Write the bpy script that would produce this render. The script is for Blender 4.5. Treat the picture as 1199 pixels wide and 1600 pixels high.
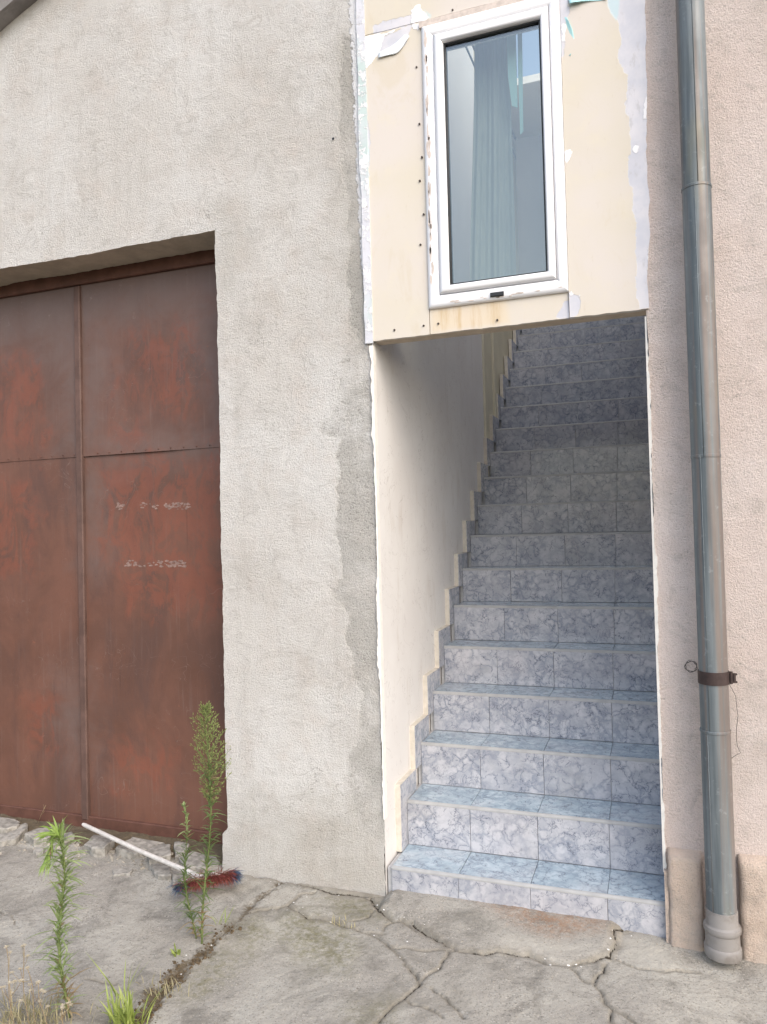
import bpy, math, random
import numpy as np
from mathutils import Vector, Matrix

scene = bpy.context.scene
for o in list(bpy.data.objects):
    bpy.data.objects.remove(o)
COL = scene.collection
random.seed(7)

# ------------------------------------------------------------------ camera
F_PX = 1171.29
CAM = np.array([0.0, -3.0792, 1.5607])
YAW, PITCH, ROLL = 0.342852, 0.0216748, -0.0255725


def cam_rows():
    y, p, r = YAW, PITCH, ROLL
    f = np.array([-math.sin(y) * math.cos(p), math.cos(y) * math.cos(p), math.sin(p)])
    rt = np.array([math.cos(y), math.sin(y), 0.0])
    up = np.cross(rt, f)
    return np.array([math.cos(r) * rt + math.sin(r) * up, math.sin(r) * rt - math.cos(r) * up, f])


RC = cam_rows()
cam_data = bpy.data.cameras.new('camera')
cam = bpy.data.objects.new('camera', cam_data)
COL.objects.link(cam)
m = Matrix.Identity(4)
for i in range(3):
    m[i][0] = RC[0][i]
    m[i][1] = -RC[1][i]
    m[i][2] = -RC[2][i]
    m[i][3] = CAM[i]
cam.matrix_world = m
cam_data.sensor_fit = 'VERTICAL'
cam_data.sensor_height = 24.0
cam_data.lens = F_PX / 1600.0 * 24.0
cam_data.clip_start = 0.05
cam_data.clip_end = 2000
scene.camera = cam

# ------------------------------------------------------------------ light
SUN_EL, SUN_AZ = math.radians(40), math.radians(132)   # azimuth clockwise from +y (north)
world = bpy.data.worlds.new('World')
scene.world = world
world.use_nodes = True
wn = world.node_tree
wn.nodes.clear()
sky = wn.nodes.new('ShaderNodeTexSky')
sky.sky_type = 'NISHITA'
sky.sun_disc = False
sky.sun_elevation = SUN_EL
sky.sun_rotation = SUN_AZ
sky.dust_density = 3.0
sky.air_density = 1.2
hs = wn.nodes.new('ShaderNodeHueSaturation')
hs.inputs['Saturation'].default_value = 0.88
bg = wn.nodes.new('ShaderNodeBackground')
bg.inputs['Strength'].default_value = 0.15
wo = wn.nodes.new('ShaderNodeOutputWorld')
wn.links.new(sky.outputs[0], hs.inputs['Color'])
wn.links.new(hs.outputs[0], bg.inputs['Color'])
wn.links.new(bg.outputs[0], wo.inputs['Surface'])

sd = bpy.data.lights.new('sun', 'SUN')
sd.energy = 0.85
sd.angle = math.radians(85)
sd.color = (1.0, 0.975, 0.945)
sun = bpy.data.objects.new('sun', sd)
COL.objects.link(sun)
dirv = Vector((math.sin(SUN_AZ) * math.cos(SUN_EL), math.cos(SUN_AZ) * math.cos(SUN_EL), math.sin(SUN_EL)))
sun.rotation_euler = dirv.to_track_quat('Z', 'Y').to_euler()
sun.location = (0, -6, 9)

scene.view_settings.view_transform = 'Standard'
scene.view_settings.look = 'None'
scene.view_settings.gamma = 1.0
scene.view_settings.exposure = 0.93
scene.render.engine = 'CYCLES'
scene.cycles.max_bounces = 6
scene.cycles.diffuse_bounces = 4
scene.cycles.glossy_bounces = 3
scene.cycles.transparent_max_bounces = 8


# ------------------------------------------------------------------ helpers
def ray(x, y):
    return RC.T @ np.array([(x - 599.5) / F_PX, (y - 800.0) / F_PX, 1.0])


def onY(x, y, Y=0.0):
    d = ray(x, y)
    return CAM + d * ((Y - CAM[1]) / d[1])


def onZ(x, y, Z=-0.03):
    d = ray(x, y)
    return CAM + d * ((Z - CAM[2]) / d[2])


def fxz(pts, Y=0.0):
    """outline on a wall plane: list of (x, z)"""
    return [(onY(a, b, Y)[0], onY(a, b, Y)[2]) for a, b in pts]


def zoomed(pts, ox, oy, s):
    return [(ox + a * s, oy + b * s) for a, b in pts]


def hash2(ix, iy, seed):
    n = (ix.astype(np.int64) * 374761393 + iy.astype(np.int64) * 668265263 + seed * 974634777) & 0x7fffffff
    n = ((n ^ (n >> 13)) * 1274126177) & 0x7fffffff
    n = n ^ (n >> 16)
    return (n & 0xffff) / 65535.0


def vnoise(x, y, seed=0):
    x = np.asarray(x, float)
    y = np.asarray(y, float)
    ix = np.floor(x)
    iy = np.floor(y)
    fx = x - ix
    fy = y - iy
    fx = fx * fx * (3 - 2 * fx)
    fy = fy * fy * (3 - 2 * fy)
    a = hash2(ix, iy, seed)
    b = hash2(ix + 1, iy, seed)
    c = hash2(ix, iy + 1, seed)
    d = hash2(ix + 1, iy + 1, seed)
    return (a + (b - a) * fx) * (1 - fy) + (c + (d - c) * fx) * fy - 0.5


def fbm(x, y, seed=0, octs=4):
    v = 0
    a = 1.0
    for k in range(octs):
        v = v + a * vnoise(np.asarray(x) * 2 ** k, np.asarray(y) * 2 ** k, seed + k * 17)
        a *= 0.5
    return v


def seg_dist(px, py, poly, closed=False):
    d = np.full(np.shape(px), 9.0)
    n = len(poly)
    for i in range(n if closed else n - 1):
        ax, ay = poly[i]
        bx, by = poly[(i + 1) % n]
        vx, vy = bx - ax, by - ay
        L = vx * vx + vy * vy + 1e-12
        t = np.clip(((px - ax) * vx + (py - ay) * vy) / L, 0, 1)
        d = np.minimum(d, np.hypot(px - ax - t * vx, py - ay - t * vy))
    return d


def inside(px, py, poly):
    r = np.zeros(np.shape(px), bool)
    n = len(poly)
    for i in range(n):
        ax, ay = poly[i]
        bx, by = poly[(i + 1) % n]
        if abs(by - ay) < 1e-12:
            continue
        c = ((ay > py) != (by > py)) & (px < (bx - ax) * (py - ay) / (by - ay) + ax)
        r ^= c
    return r


def sdf(px, py, polys):
    """signed distance to a union of outlines, positive inside"""
    best = np.full(np.shape(px), -9.0)
    for p in polys:
        d = seg_dist(px, py, p, True)
        best = np.maximum(best, np.where(inside(px, py, p), d, -d))
    return best


def world_loc(o):
    v = Vector((0, 0, 0))
    while o is not None:
        v += o.location
        o = o.parent
    return v


def link(name, me, parent=None, loc=None):
    o = bpy.data.objects.new(name, me)
    COL.objects.link(o)
    if parent is not None:
        o.parent = parent
    if loc is not None:
        o.location = Vector(loc) - (world_loc(parent) if parent else Vector((0, 0, 0)))
    return o


def mesh(name, verts, faces, mat, smooth=False, attrs=None):
    me = bpy.data.meshes.new(name)
    me.from_pydata([tuple(map(float, v)) for v in verts], [], faces)
    if mat is not None:
        me.materials.append(mat)
    if attrs:
        for k, v in attrs.items():
            a = me.attributes.new(k, 'FLOAT', 'POINT')
            a.data.foreach_set('value', np.asarray(v, np.float32).ravel())
    if smooth:
        me.polygons.foreach_set('use_smooth', [True] * len(me.polygons))
    me.update()
    return me


def put(name, verts, faces, mat, parent=None, smooth=False, attrs=None, base=None):
    """mesh object from world-space vertices; its origin is at base"""
    if base is None:
        base = tuple(world_loc(parent)) if parent else tuple(np.mean(np.asarray(verts, float), axis=0))
    v = np.asarray(verts, float) - np.asarray(base, float)
    return link(name, mesh(name, v, faces, mat, smooth, attrs), parent, base)


def empty(name, loc, label, cat, group=None):
    o = bpy.data.objects.new(name, None)
    o.empty_display_size = 0.1
    COL.objects.link(o)
    o.location = loc
    return tag(o, label, cat, group)


def tag(o, label, cat, group=None):
    o['label'] = label
    o['category'] = cat
    if group:
        o['group'] = group
    return o


class MB:
    def __init__(self):
        self.v = []
        self.f = []

    def add(self, v, f):
        k = len(self.v)
        self.v += [tuple(p) for p in v]
        self.f += [tuple(i + k for i in q) for q in f]

    def box(self, a, b):
        x0, y0, z0 = a
        x1, y1, z1 = b
        self.add([(x0, y0, z0), (x1, y0, z0), (x1, y1, z0), (x0, y1, z0), (x0, y0, z1), (x1, y0, z1), (x1, y1, z1), (x0, y1, z1)],
                 [(0, 3, 2, 1), (4, 5, 6, 7), (0, 1, 5, 4), (1, 2, 6, 5), (2, 3, 7, 6), (3, 0, 4, 7)])

    def cbox(self, a, b, c, side='-y'):
        """box whose face on one side has chamfered edges"""
        x0, y0, z0 = a
        x1, y1, z1 = b
        if side == '-y':
            back = [(x0, y1, z0), (x1, y1, z0), (x1, y1, z1), (x0, y1, z1)]
            mid = [(x0, y0 + c, z0), (x1, y0 + c, z0), (x1, y0 + c, z1), (x0, y0 + c, z1)]
            fr = [(x0 + c, y0, z0 + c), (x1 - c, y0, z0 + c), (x1 - c, y0, z1 - c), (x0 + c, y0, z1 - c)]
        else:  # +z
            back = [(x0, y0, z0), (x0, y1, z0), (x1, y1, z0), (x1, y0, z0)]
            mid = [(x0, y0, z1 - c), (x0, y1, z1 - c), (x1, y1, z1 - c), (x1, y0, z1 - c)]
            fr = [(x0 + c, y0 + c, z1), (x0 + c, y1 - c, z1), (x1 - c, y1 - c, z1), (x1 - c, y0 + c, z1)]
            back, mid, fr = [list(reversed(q)) for q in (back, mid, fr)]
        f = [(3, 2, 1, 0), (8, 9, 10, 11)]
        for i in range(4):
            j = (i + 1) % 4
            f += [(i, j, 4 + j, 4 + i), (4 + i, 4 + j, 8 + j, 8 + i)]
        self.add(back + mid + fr, f)

    def tube(self, path, rad, n=8, caps=True):
        P = [Vector(p) for p in path]
        if not hasattr(rad, '__len__'):
            rad = [rad] * len(P)
        vs, fs = [], []
        t0 = (P[1] - P[0]).normalized()
        ref = Vector((0, 0, 1)) if abs(t0.z) < 0.9 else Vector((1, 0, 0))
        u = t0.cross(ref).normalized()
        for i, p in enumerate(P):
            t = (P[min(i + 1, len(P) - 1)] - P[max(i - 1, 0)]).normalized()
            u = (u - t * u.dot(t)).normalized()
            w = t.cross(u)
            for k in range(n):
                a = 2 * math.pi * k / n
                vs.append(tuple(p + (u * math.cos(a) + w * math.sin(a)) * rad[i]))
        for i in range(len(P) - 1):
            for k in range(n):
                k2 = (k + 1) % n
                fs.append((i * n + k, i * n + k2, (i + 1) * n + k2, (i + 1) * n + k))
        if caps:
            fs.append(tuple(reversed(range(n))))
            fs.append(tuple(range((len(P) - 1) * n, len(P) * n)))
        self.add(vs, fs)

    def lathe(self, prof, cx, cy, n=40):
        """prof: list of (r, z)"""
        vs, fs = [], []
        for r, z in prof:
            for k in range(n):
                a = 2 * math.pi * k / n
                vs.append((cx + r * math.cos(a), cy + r * math.sin(a), z))
        for i in range(len(prof) - 1):
            for k in range(n):
                k2 = (k + 1) % n
                fs.append((i * n + k, i * n + k2, (i + 1) * n + k2, (i + 1) * n + k))
        self.add(vs, fs)

    def prism_y(self, poly, y0, y1):
        """outline in (x, z), front at y0, back at y1"""
        n = len(poly)
        v = [(a, y0, b) for a, b in poly] + [(a, y1, b) for a, b in poly]
        f = [tuple(range(n)), tuple(reversed(range(n, 2 * n)))]
        f += [(i, n + i, n + (i + 1) % n, (i + 1) % n) for i in range(n)]
        self.add(v, f)

    def put(self, name, mat, parent=None, smooth=False, base=None):
        return put(name, self.v, self.f, mat, parent, smooth, None, base)


def smooth_by_angle(o, deg=35):
    me = o.data
    me.polygons.foreach_set('use_smooth', [True] * len(me.polygons))
    try:
        me.set_sharp_from_angle(angle=math.radians(deg))
    except Exception:
        pass


def grid_faces(nx, ny, keep=None):
    i, j = np.meshgrid(np.arange(nx - 1), np.arange(ny - 1), indexing='xy')
    a = (j * nx + i).ravel()
    q = np.stack([a, a + 1, a + nx + 1, a + nx], 1)
    if keep is not None:
        q = q[keep.ravel()]
    return q


def compact(V, Q, attrs):
    used = np.unique(Q)
    mp = np.full(len(V), -1)
    mp[used] = np.arange(len(used))
    return V[used], mp[Q].tolist(), {k: np.asarray(v).ravel()[used] for k, v in attrs.items()}


# ------------------------------------------------------------------ materials
class G:
    def __init__(self, name):
        self.mat = bpy.data.materials.new(name)
        self.mat.use_nodes = True
        self.nt = self.mat.node_tree
        self.nt.nodes.clear()
        self.out = self.nt.nodes.new('ShaderNodeOutputMaterial')
        self.b = self.nt.nodes.new('ShaderNodeBsdfPrincipled')
        self.nt.links.new(self.b.outputs[0], self.out.inputs['Surface'])
        tc = self.nt.nodes.new('ShaderNodeTexCoord')
        self.co = tc.outputs['Object']

    def n(self, t):
        return self.nt.nodes.new(t)

    def l(self, a, b):
        if isinstance(a, (int, float)):
            b.default_value = a
        elif isinstance(a, (tuple, list)):
            b.default_value = tuple(a) + ((1.0,) if len(a) == 3 and len(b.default_value) == 4 else ())
        else:
            self.nt.links.new(a, b)

    def noise(self, scale, detail=4, rough=0.55, dist=0.0, co=None, color=False):
        x = self.n('ShaderNodeTexNoise')
        x.inputs['Scale'].default_value = scale
        x.inputs['Detail'].default_value = detail
        x.inputs['Roughness'].default_value = rough
        x.inputs['Distortion'].default_value = dist
        self.l(co if co is not None else self.co, x.inputs['Vector'])
        return x.outputs['Color' if color else 'Fac']

    def voro(self, scale, feature='DISTANCE_TO_EDGE', co=None, rand=1.0):
        x = self.n('ShaderNodeTexVoronoi')
        x.feature = feature
        x.inputs['Scale'].default_value = scale
        x.inputs['Randomness'].default_value = rand
        self.l(co if co is not None else self.co, x.inputs['Vector'])
        return x.outputs['Distance']

    def ramp(self, fac, a, b, va=0.0, vb=1.0):
        x = self.n('ShaderNodeMapRange')
        x.clamp = True
        x.interpolation_type = 'SMOOTHSTEP'
        self.l(fac, x.inputs['Value'])
        x.inputs['From Min'].default_value = a
        x.inputs['From Max'].default_value = b
        x.inputs['To Min'].default_value = va
        x.inputs['To Max'].default_value = vb
        return x.outputs['Result']

    def mix(self, fac, a, b, mode='MIX'):
        x = self.n('ShaderNodeMix')
        x.data_type = 'RGBA'
        x.blend_type = mode
        self.l(fac, x.inputs[0])
        self.l(a, x.inputs[6])
        self.l(b, x.inputs[7])
        return x.outputs[2]

    def math(self, op, a, b=0.0):
        x = self.n('ShaderNodeMath')
        x.operation = op
        self.l(a, x.inputs[0])
        self.l(b, x.inputs[1])
        return x.outputs[0]

    def attr(self, name):
        x = self.n('ShaderNodeAttribute')
        x.attribute_name = name
        return x.outputs['Fac']

    def vmap(self, scale=(1, 1, 1), co=None, loc=None):
        x = self.n('ShaderNodeMapping')
        x.inputs['Scale'].default_value = scale
        self.l(co if co is not None else self.co, x.inputs['Vector'])
        if loc is not None:
            self.l(loc, x.inputs['Location'])
        return x.outputs[0]

    def rnd(self):
        return self.n('ShaderNodeObjectInfo').outputs['Random']

    def shift(self, amount=20.0, co=None):
        c = self.n('ShaderNodeCombineXYZ')
        r = self.rnd()
        self.l(self.math('MULTIPLY', r, amount), c.inputs[0])
        self.l(self.math('MULTIPLY', r, amount * 3.7), c.inputs[1])
        self.l(self.math('MULTIPLY', r, amount * 7.3), c.inputs[2])
        v = self.n('ShaderNodeVectorMath')
        self.l(co if co is not None else self.co, v.inputs[0])
        self.l(c.outputs[0], v.inputs[1])
        return v.outputs[0]

    def bump(self, h, strength=0.5, dist=0.005, normal=None):
        x = self.n('ShaderNodeBump')
        x.inputs['Strength'].default_value = strength
        x.inputs['Distance'].default_value = dist
        self.l(h, x.inputs['Height'])
        if normal is not None:
            self.l(normal, x.inputs['Normal'])
        return x.outputs[0]

    def done(self, col=None, rough=0.8, spec=0.3, normal=None, metal=0.0):
        if col is not None:
            self.l(col, self.b.inputs['Base Color'])
        self.l(rough, self.b.inputs['Roughness'])
        self.b.inputs['Specular IOR Level'].default_value = spec
        self.l(metal, self.b.inputs['Metallic'])
        if normal is not None:
            self.l(normal, self.b.inputs['Normal'])
        return self.mat


def srgb(r, g, b):
    def c(u):
        u /= 255.0
        return u / 12.92 if u <= 0.04045 else ((u + 0.055) / 1.055) ** 2.4
    return (c(r), c(g), c(b))


def edge_mask(g, att, amp=0.03, scale=30, soft=0.004, co=None, off=0.0):
    """turn a signed-distance attribute into a ragged mask"""
    nz = g.math('MULTIPLY', g.math('SUBTRACT', g.noise(scale, 6, 0.65, co=co), 0.5), amp)
    return g.ramp(g.math('ADD', g.math('ADD', g.attr(att), nz), off), -soft, soft)


def mat_stucco(name, base, light, dark, has=()):
    g = G(name)
    big = g.noise(1.3, 5, 0.6)
    mid = g.noise(5.5, 5, 0.65)
    col = g.mix(g.ramp(big, 0.38, 0.66), base, light)
    col = g.mix(g.ramp(mid, 0.45, 0.75, 0, 0.5), col, dark)
    # grain of the roughcast: mostly relief, with small dark pits and pale crumbs
    grain = g.noise(120, 6, 0.74, 0.25)
    pits = g.noise(230, 3, 0.7, 0.2)
    blot = g.ramp(g.noise(4.0, 4, 0.6), 0.35, 0.65, 0.3, 1.0)
    col = g.mix(g.math('MULTIPLY', g.ramp(grain, 0.48, 0.34), g.math('MULTIPLY', blot, 0.55)), col, srgb(142, 135, 128))
    col = g.mix(g.math('MULTIPLY', g.ramp(pits, 0.40, 0.28), 0.5), col, srgb(116, 110, 105))
    col = g.mix(g.ramp(g.noise(160, 4, 0.7), 0.56, 0.70, 0, 0.4), col, g.mix(0.5, col, (0.82, 0.81, 0.79)))
    # broad soft stains
    col = g.mix(g.ramp(g.noise(2.0, 6, 0.7, 0.6), 0.50, 0.68, 0, 0.45), col, g.mix(0.6, col, srgb(180, 173, 164)))
    # sweeps of the trowel and hairline cracks
    sweep = g.noise(9, 5, 0.65, 1.6)
    col = g.mix(g.ramp(sweep, 0.52, 0.70, 0, 0.28), col, srgb(166, 160, 153))
    hair = g.math('MULTIPLY', g.ramp(g.math('ABSOLUTE', g.math('SUBTRACT', g.noise(1.7, 6, 0.6, 0.6), 0.5)), 0.0022, 0.0), g.ramp(g.noise(1.1, 3, 0.5), 0.52, 0.58))
    col = g.mix(g.math('MULTIPLY', hair, 0.55), col, srgb(120, 112, 104))
    # faint vertical runs of dirt
    runs = g.ramp(g.noise(1.0, 5, 0.65, co=g.vmap((7, 7, 0.8))), 0.52, 0.72, 0, 0.18)
    col = g.mix(runs, col, srgb(160, 152, 142))
    h = g.math('ADD', grain, g.math('MULTIPLY', pits, 0.6))
    h = g.math('ADD', h, g.math('MULTIPLY', g.noise(26, 4, 0.65), 0.45))
    h = g.math('ADD', h, g.math('MULTIPLY', sweep, 0.8))
    if 'soil' in has:
        sm = g.ramp(g.math('ADD', g.attr('soil'), g.math('MULTIPLY', g.math('SUBTRACT', g.noise(9, 5, 0.6), 0.5), 0.35)), -0.12, 0.12, 0, 0.55)
        col = g.mix(sm, col, g.mix(0.5, col, srgb(150, 143, 128)))
    if 'patch' in has:
        pm = edge_mask(g, 'patch', 0.11, 11, 0.010)
        pm = g.math('MULTIPLY', pm, g.ramp(g.noise(3.2, 5, 0.7), 0.36, 0.60, 0.12, 1.0))
        pc = g.mix(g.noise(14, 5, 0.6), srgb(184, 181, 175), srgb(163, 160, 154))
        pc = g.mix(g.ramp(grain, 0.50, 0.36), pc, srgb(116, 112, 107))
        col = g.mix(g.math('MULTIPLY', pm, 0.66), col, pc)
        h = g.math('SUBTRACT', h, g.math('MULTIPLY', pm, 0.5))
    if 'white' in has:
        wm = edge_mask(g, 'white', 0.07, 34, 0.003, off=-0.012)
        col = g.mix(wm, col, srgb(236, 236, 238))
        h = g.math('ADD', h, g.math('MULTIPLY', wm, 0.6))
    nb = g.bump(h, 1.0, 0.0085)
    return g.done(col, 0.92, 0.15, nb)


def mat_plain(name, col, rough=0.7, spec=0.3, var=0.12, scale=12, bump=0.0, metal=0.0, bscale=60):
    g = G(name)
    c = g.mix(g.ramp(g.noise(scale, 5, 0.6, co=g.shift()), 0.3, 0.7), tuple(u * (1 - var) for u in col), tuple(min(1, u * (1 + var)) for u in col))
    nb = g.bump(g.noise(bscale, 4, 0.6), bump, 0.004) if bump else None
    return g.done(c, rough, spec, nb, metal)


def mat_marble(name, pale, pale2, rimc):
    g = G(name)
    co = g.shift(9.0)
    w = g.n('ShaderNodeVectorMath')
    w.operation = 'MULTIPLY_ADD'
    g.l(g.noise(11, 4, 0.6, co=co, color=True), w.inputs[0])
    w.inputs[1].default_value = (0.11, 0.11, 0.11)
    g.l(co, w.inputs[2])
    wc = w.outputs[0]
    def ridge(scale, width, dist, c_, det=5):
        return g.ramp(g.math('ABSOLUTE', g.math('SUBTRACT', g.noise(scale, det, 0.62, dist, co=c_), 0.5)), width, 0.0)
    w2 = g.n('ShaderNodeVectorMath')
    w2.operation = 'MULTIPLY_ADD'
    g.l(g.noise(34, 4, 0.65, co=co, color=True), w2.inputs[0])
    w2.inputs[1].default_value = (0.045, 0.045, 0.045)
    g.l(wc, w2.inputs[2])
    fine = w2.outputs[0]
    base = g.mix(g.ramp(g.noise(12, 5, 0.65, co=wc), 0.38, 0.62), pale, pale2)
    # pale blobs with smudged grey blue rims, crisp dark veinlets along some of the rims
    e1 = g.voro(20, co=fine)
    rim = g.math('MULTIPLY', g.ramp(e1, 0.30, 0.0), g.ramp(g.noise(10, 4, 0.65, co=wc), 0.36, 0.60))
    col = g.mix(g.math('MULTIPLY', rim, 0.68), base, rimc)
    sm = g.ramp(g.noise(24, 6, 0.75, 0.8, co=co), 0.50, 0.66)
    col = g.mix(g.math('MULTIPLY', sm, 0.34), col, rimc)
    vein = g.math('MULTIPLY', g.ramp(e1, 0.045, 0.0), g.ramp(g.noise(19, 4, 0.65, co=wc), 0.46, 0.58))
    col = g.mix(g.math('MULTIPLY', vein, 0.9), col, srgb(84, 91, 108))
    v2 = g.math('MULTIPLY', ridge(14, 0.016, 0.9, co, 4), g.ramp(g.noise(8, 3, 0.6, co=wc), 0.46, 0.58))
    col = g.mix(g.math('MULTIPLY', v2, 0.75), col, srgb(96, 102, 118))
    col = g.mix(g.ramp(g.noise(4, 3, 0.5, co=co), 0.45, 0.75, 0, 0.25), col, srgb(196, 190, 192))
    col = g.mix(g.math('MULTIPLY', g.rnd(), 0.16), col, srgb(140, 146, 158))
    # grime that has settled on the glaze
    col = g.mix(g.ramp(g.noise(2.2, 6, 0.7, co=co), 0.52, 0.75, 0, 0.30), col, srgb(150, 146, 140))
    rg = g.ramp(g.noise(20, 4, 0.6, co=co), 0.3, 0.7, 0.08, 0.22)
    return g.done(col, rg, 0.55, g.bump(g.noise(90, 2, 0.5, co=co), 0.05, 0.001))


def mat_concrete():
    g = G('concrete')
    big = g.noise(1.6, 5, 0.6)
    col = g.mix(g.ramp(big, 0.35, 0.65), srgb(153, 148, 140), srgb(172, 168, 159))
    col = g.mix(g.ramp(g.noise(6, 6, 0.7, 0.5), 0.48, 0.68, 0, 0.7), col, srgb(118, 114, 107))
    col = g.mix(g.ramp(g.noise(17, 6, 0.75), 0.58, 0.72, 0, 0.6), col, srgb(172, 169, 162))
    col = g.mix(g.ramp(g.noise(130, 4, 0.75), 0.54, 0.66, 0, 0.7), col, srgb(92, 88, 82))
    col = g.mix(g.ramp(g.noise(210, 3, 0.7), 0.60, 0.70, 0, 0.7), col, srgb(204, 201, 194))

    vo = g.n('ShaderNodeTexVoronoi')
    vo.inputs['Scale'].default_value = 95
    g.l(g.co, vo.inputs['Vector'])
    stone = g.math('MULTIPLY', g.ramp(vo.outputs['Distance'], 0.34, 0.26), g.ramp(g.noise(5, 5, 0.7), 0.46, 0.60))
    bw = g.n('ShaderNodeRGBToBW')
    g.l(vo.outputs['Color'], bw.inputs[0])
    col = g.mix(g.math('MULTIPLY', stone, 0.55), col, g.mix(g.ramp(bw.outputs[0], 0.3, 0.7), srgb(112, 106, 98), srgb(196, 190, 180)))
    grime = g.ramp(g.noise(3.5, 7, 0.75, 1.2), 0.50, 0.66)
    col = g.mix(g.math('MULTIPLY', grime, 0.45), col, srgb(118, 114, 106))
    pitm = g.ramp(g.noise(48, 6, 0.8), 0.60, 0.70, 0, 0.55)
    col = g.mix(pitm, col, srgb(98, 92, 84))

    def soft(att, w):
        return g.ramp(g.math('ADD', g.attr(att), g.math('MULTIPLY', g.math('SUBTRACT', g.noise(11, 6, 0.7), 0.5), w * 2.4)), -w, w)
    fleck = g.ramp(g.noise(40, 7, 0.8), 0.40, 0.60, 0.15, 1.0)
    col = g.mix(g.math('MULTIPLY', g.math('MULTIPLY', soft('moss', 0.09), fleck), 0.75), col, srgb(112, 108, 78))
    col = g.mix(g.math('MULTIPLY', g.math('MULTIPLY', soft('rust', 0.08), fleck), 0.6), col, srgb(150, 110, 78))
    col = g.mix(g.math('MULTIPLY', soft('lime', 0.05), 0.5), col, srgb(190, 185, 174))
    cr = g.math('ADD', g.attr('crack'), g.math('MULTIPLY', g.math('SUBTRACT', g.noise(70, 4, 0.7), 0.5), 0.008))
    halo = g.ramp(g.math('ADD', g.attr('crack'), g.math('MULTIPLY', g.math('SUBTRACT', g.noise(24, 5, 0.7), 0.5), 0.07)), 0.035, 0.0, 0, 0.55)
    col = g.mix(halo, col, srgb(122, 115, 102))
    col = g.mix(g.ramp(cr, 0.0037, 0.0014), col, srgb(58, 52, 44))
    soil = g.ramp(g.math('ADD', g.attr('soil'), g.math('MULTIPLY', g.math('SUBTRACT', g.noise(20, 6, 0.75), 0.5), 0.16)), -0.014, 0.020)
    sc = g.mix(g.noise(60, 5, 0.7), srgb(70, 60, 46), srgb(128, 114, 92))
    col = g.mix(g.math('MULTIPLY', soil, 0.92), col, sc)
    h = g.math('ADD', g.noise(70, 5, 0.7), g.math('MULTIPLY', g.noise(16, 5, 0.7), 1.6))
    h = g.math('ADD', h, g.math('MULTIPLY', g.math('MULTIPLY', soil, g.noise(140, 3, 0.7)), 2.5))
    h = g.math('SUBTRACT', h, g.math('MULTIPLY', pitm, 0.9))
    h = g.math('ADD', h, g.math('MULTIPLY', stone, 0.35))
    return g.done(col, 0.93, 0.2, g.bump(h, 0.65, 0.006))


def mat_board():
    g = G('board_face')
    col = g.mix(g.ramp(g.noise(2.2, 4, 0.5), 0.35, 0.65), srgb(213, 205, 191), srgb(215, 207, 200))
    col = g.mix(g.ramp(g.noise(9, 5, 0.6), 0.5, 0.75, 0, 0.35), col, srgb(220, 211, 190))
    st = g.vmap((26, 26, 3.0))
    streak = g.ramp(g.noise(1.0, 5, 0.7, co=st), 0.46, 0.70)
    sm = g.ramp(g.attr('stain'), -0.015, 0.02)
    col = g.mix(g.math('MULTIPLY', g.math('MULTIPLY', streak, sm), 0.75), col, srgb(186, 158, 116))
    col = g.mix(g.math('MULTIPLY', sm, 0.35), col, srgb(224, 200, 158))
    smear = g.ramp(g.noise(5, 6, 0.7, 1.4, co=g.vmap((1, 1, 0.5))), 0.54, 0.70, 0, 0.40)
    col = g.mix(smear, col, srgb(206, 194, 172))
    fib = g.ramp(g.noise(60, 5, 0.75, co=g.vmap((1, 1, 0.35))), 0.60, 0.72, 0, 0.30)
    col = g.mix(fib, col, srgb(196, 184, 166))
    gm = edge_mask(g, 'grey', 0.030, 34, 0.0022)
    gc = g.mix(g.ramp(g.noise(7, 5, 0.6), 0.35, 0.65), srgb(200, 201, 210), srgb(216, 214, 219))
    gc = g.mix(g.ramp(g.noise(30, 6, 0.75, co=g.vmap((1, 1, 0.4))), 0.56, 0.68, 0, 0.5), gc, srgb(186, 184, 186))
    col = g.mix(gm, col, gc)
    cm = edge_mask(g, 'cyan', 0.03, 14, 0.006)
    col = g.mix(g.math('MULTIPLY', cm, 0.85), col, g.mix(g.noise(12, 4, 0.6), srgb(188, 216, 220), srgb(200, 214, 222)))
    wm = edge_mask(g, 'white', 0.022, 44, 0.0016)
    col = g.mix(wm, col, srgb(238, 237, 240))
    h = g.math('ADD', g.math('MULTIPLY', gm, -0.5), g.math('MULTIPLY', wm, 0.9))
    h = g.math('ADD', h, g.math('MULTIPLY', g.noise(60, 4, 0.6), 0.10))
    return g.done(col, 0.85, 0.2, g.bump(h, 0.6, 0.003))


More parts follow.
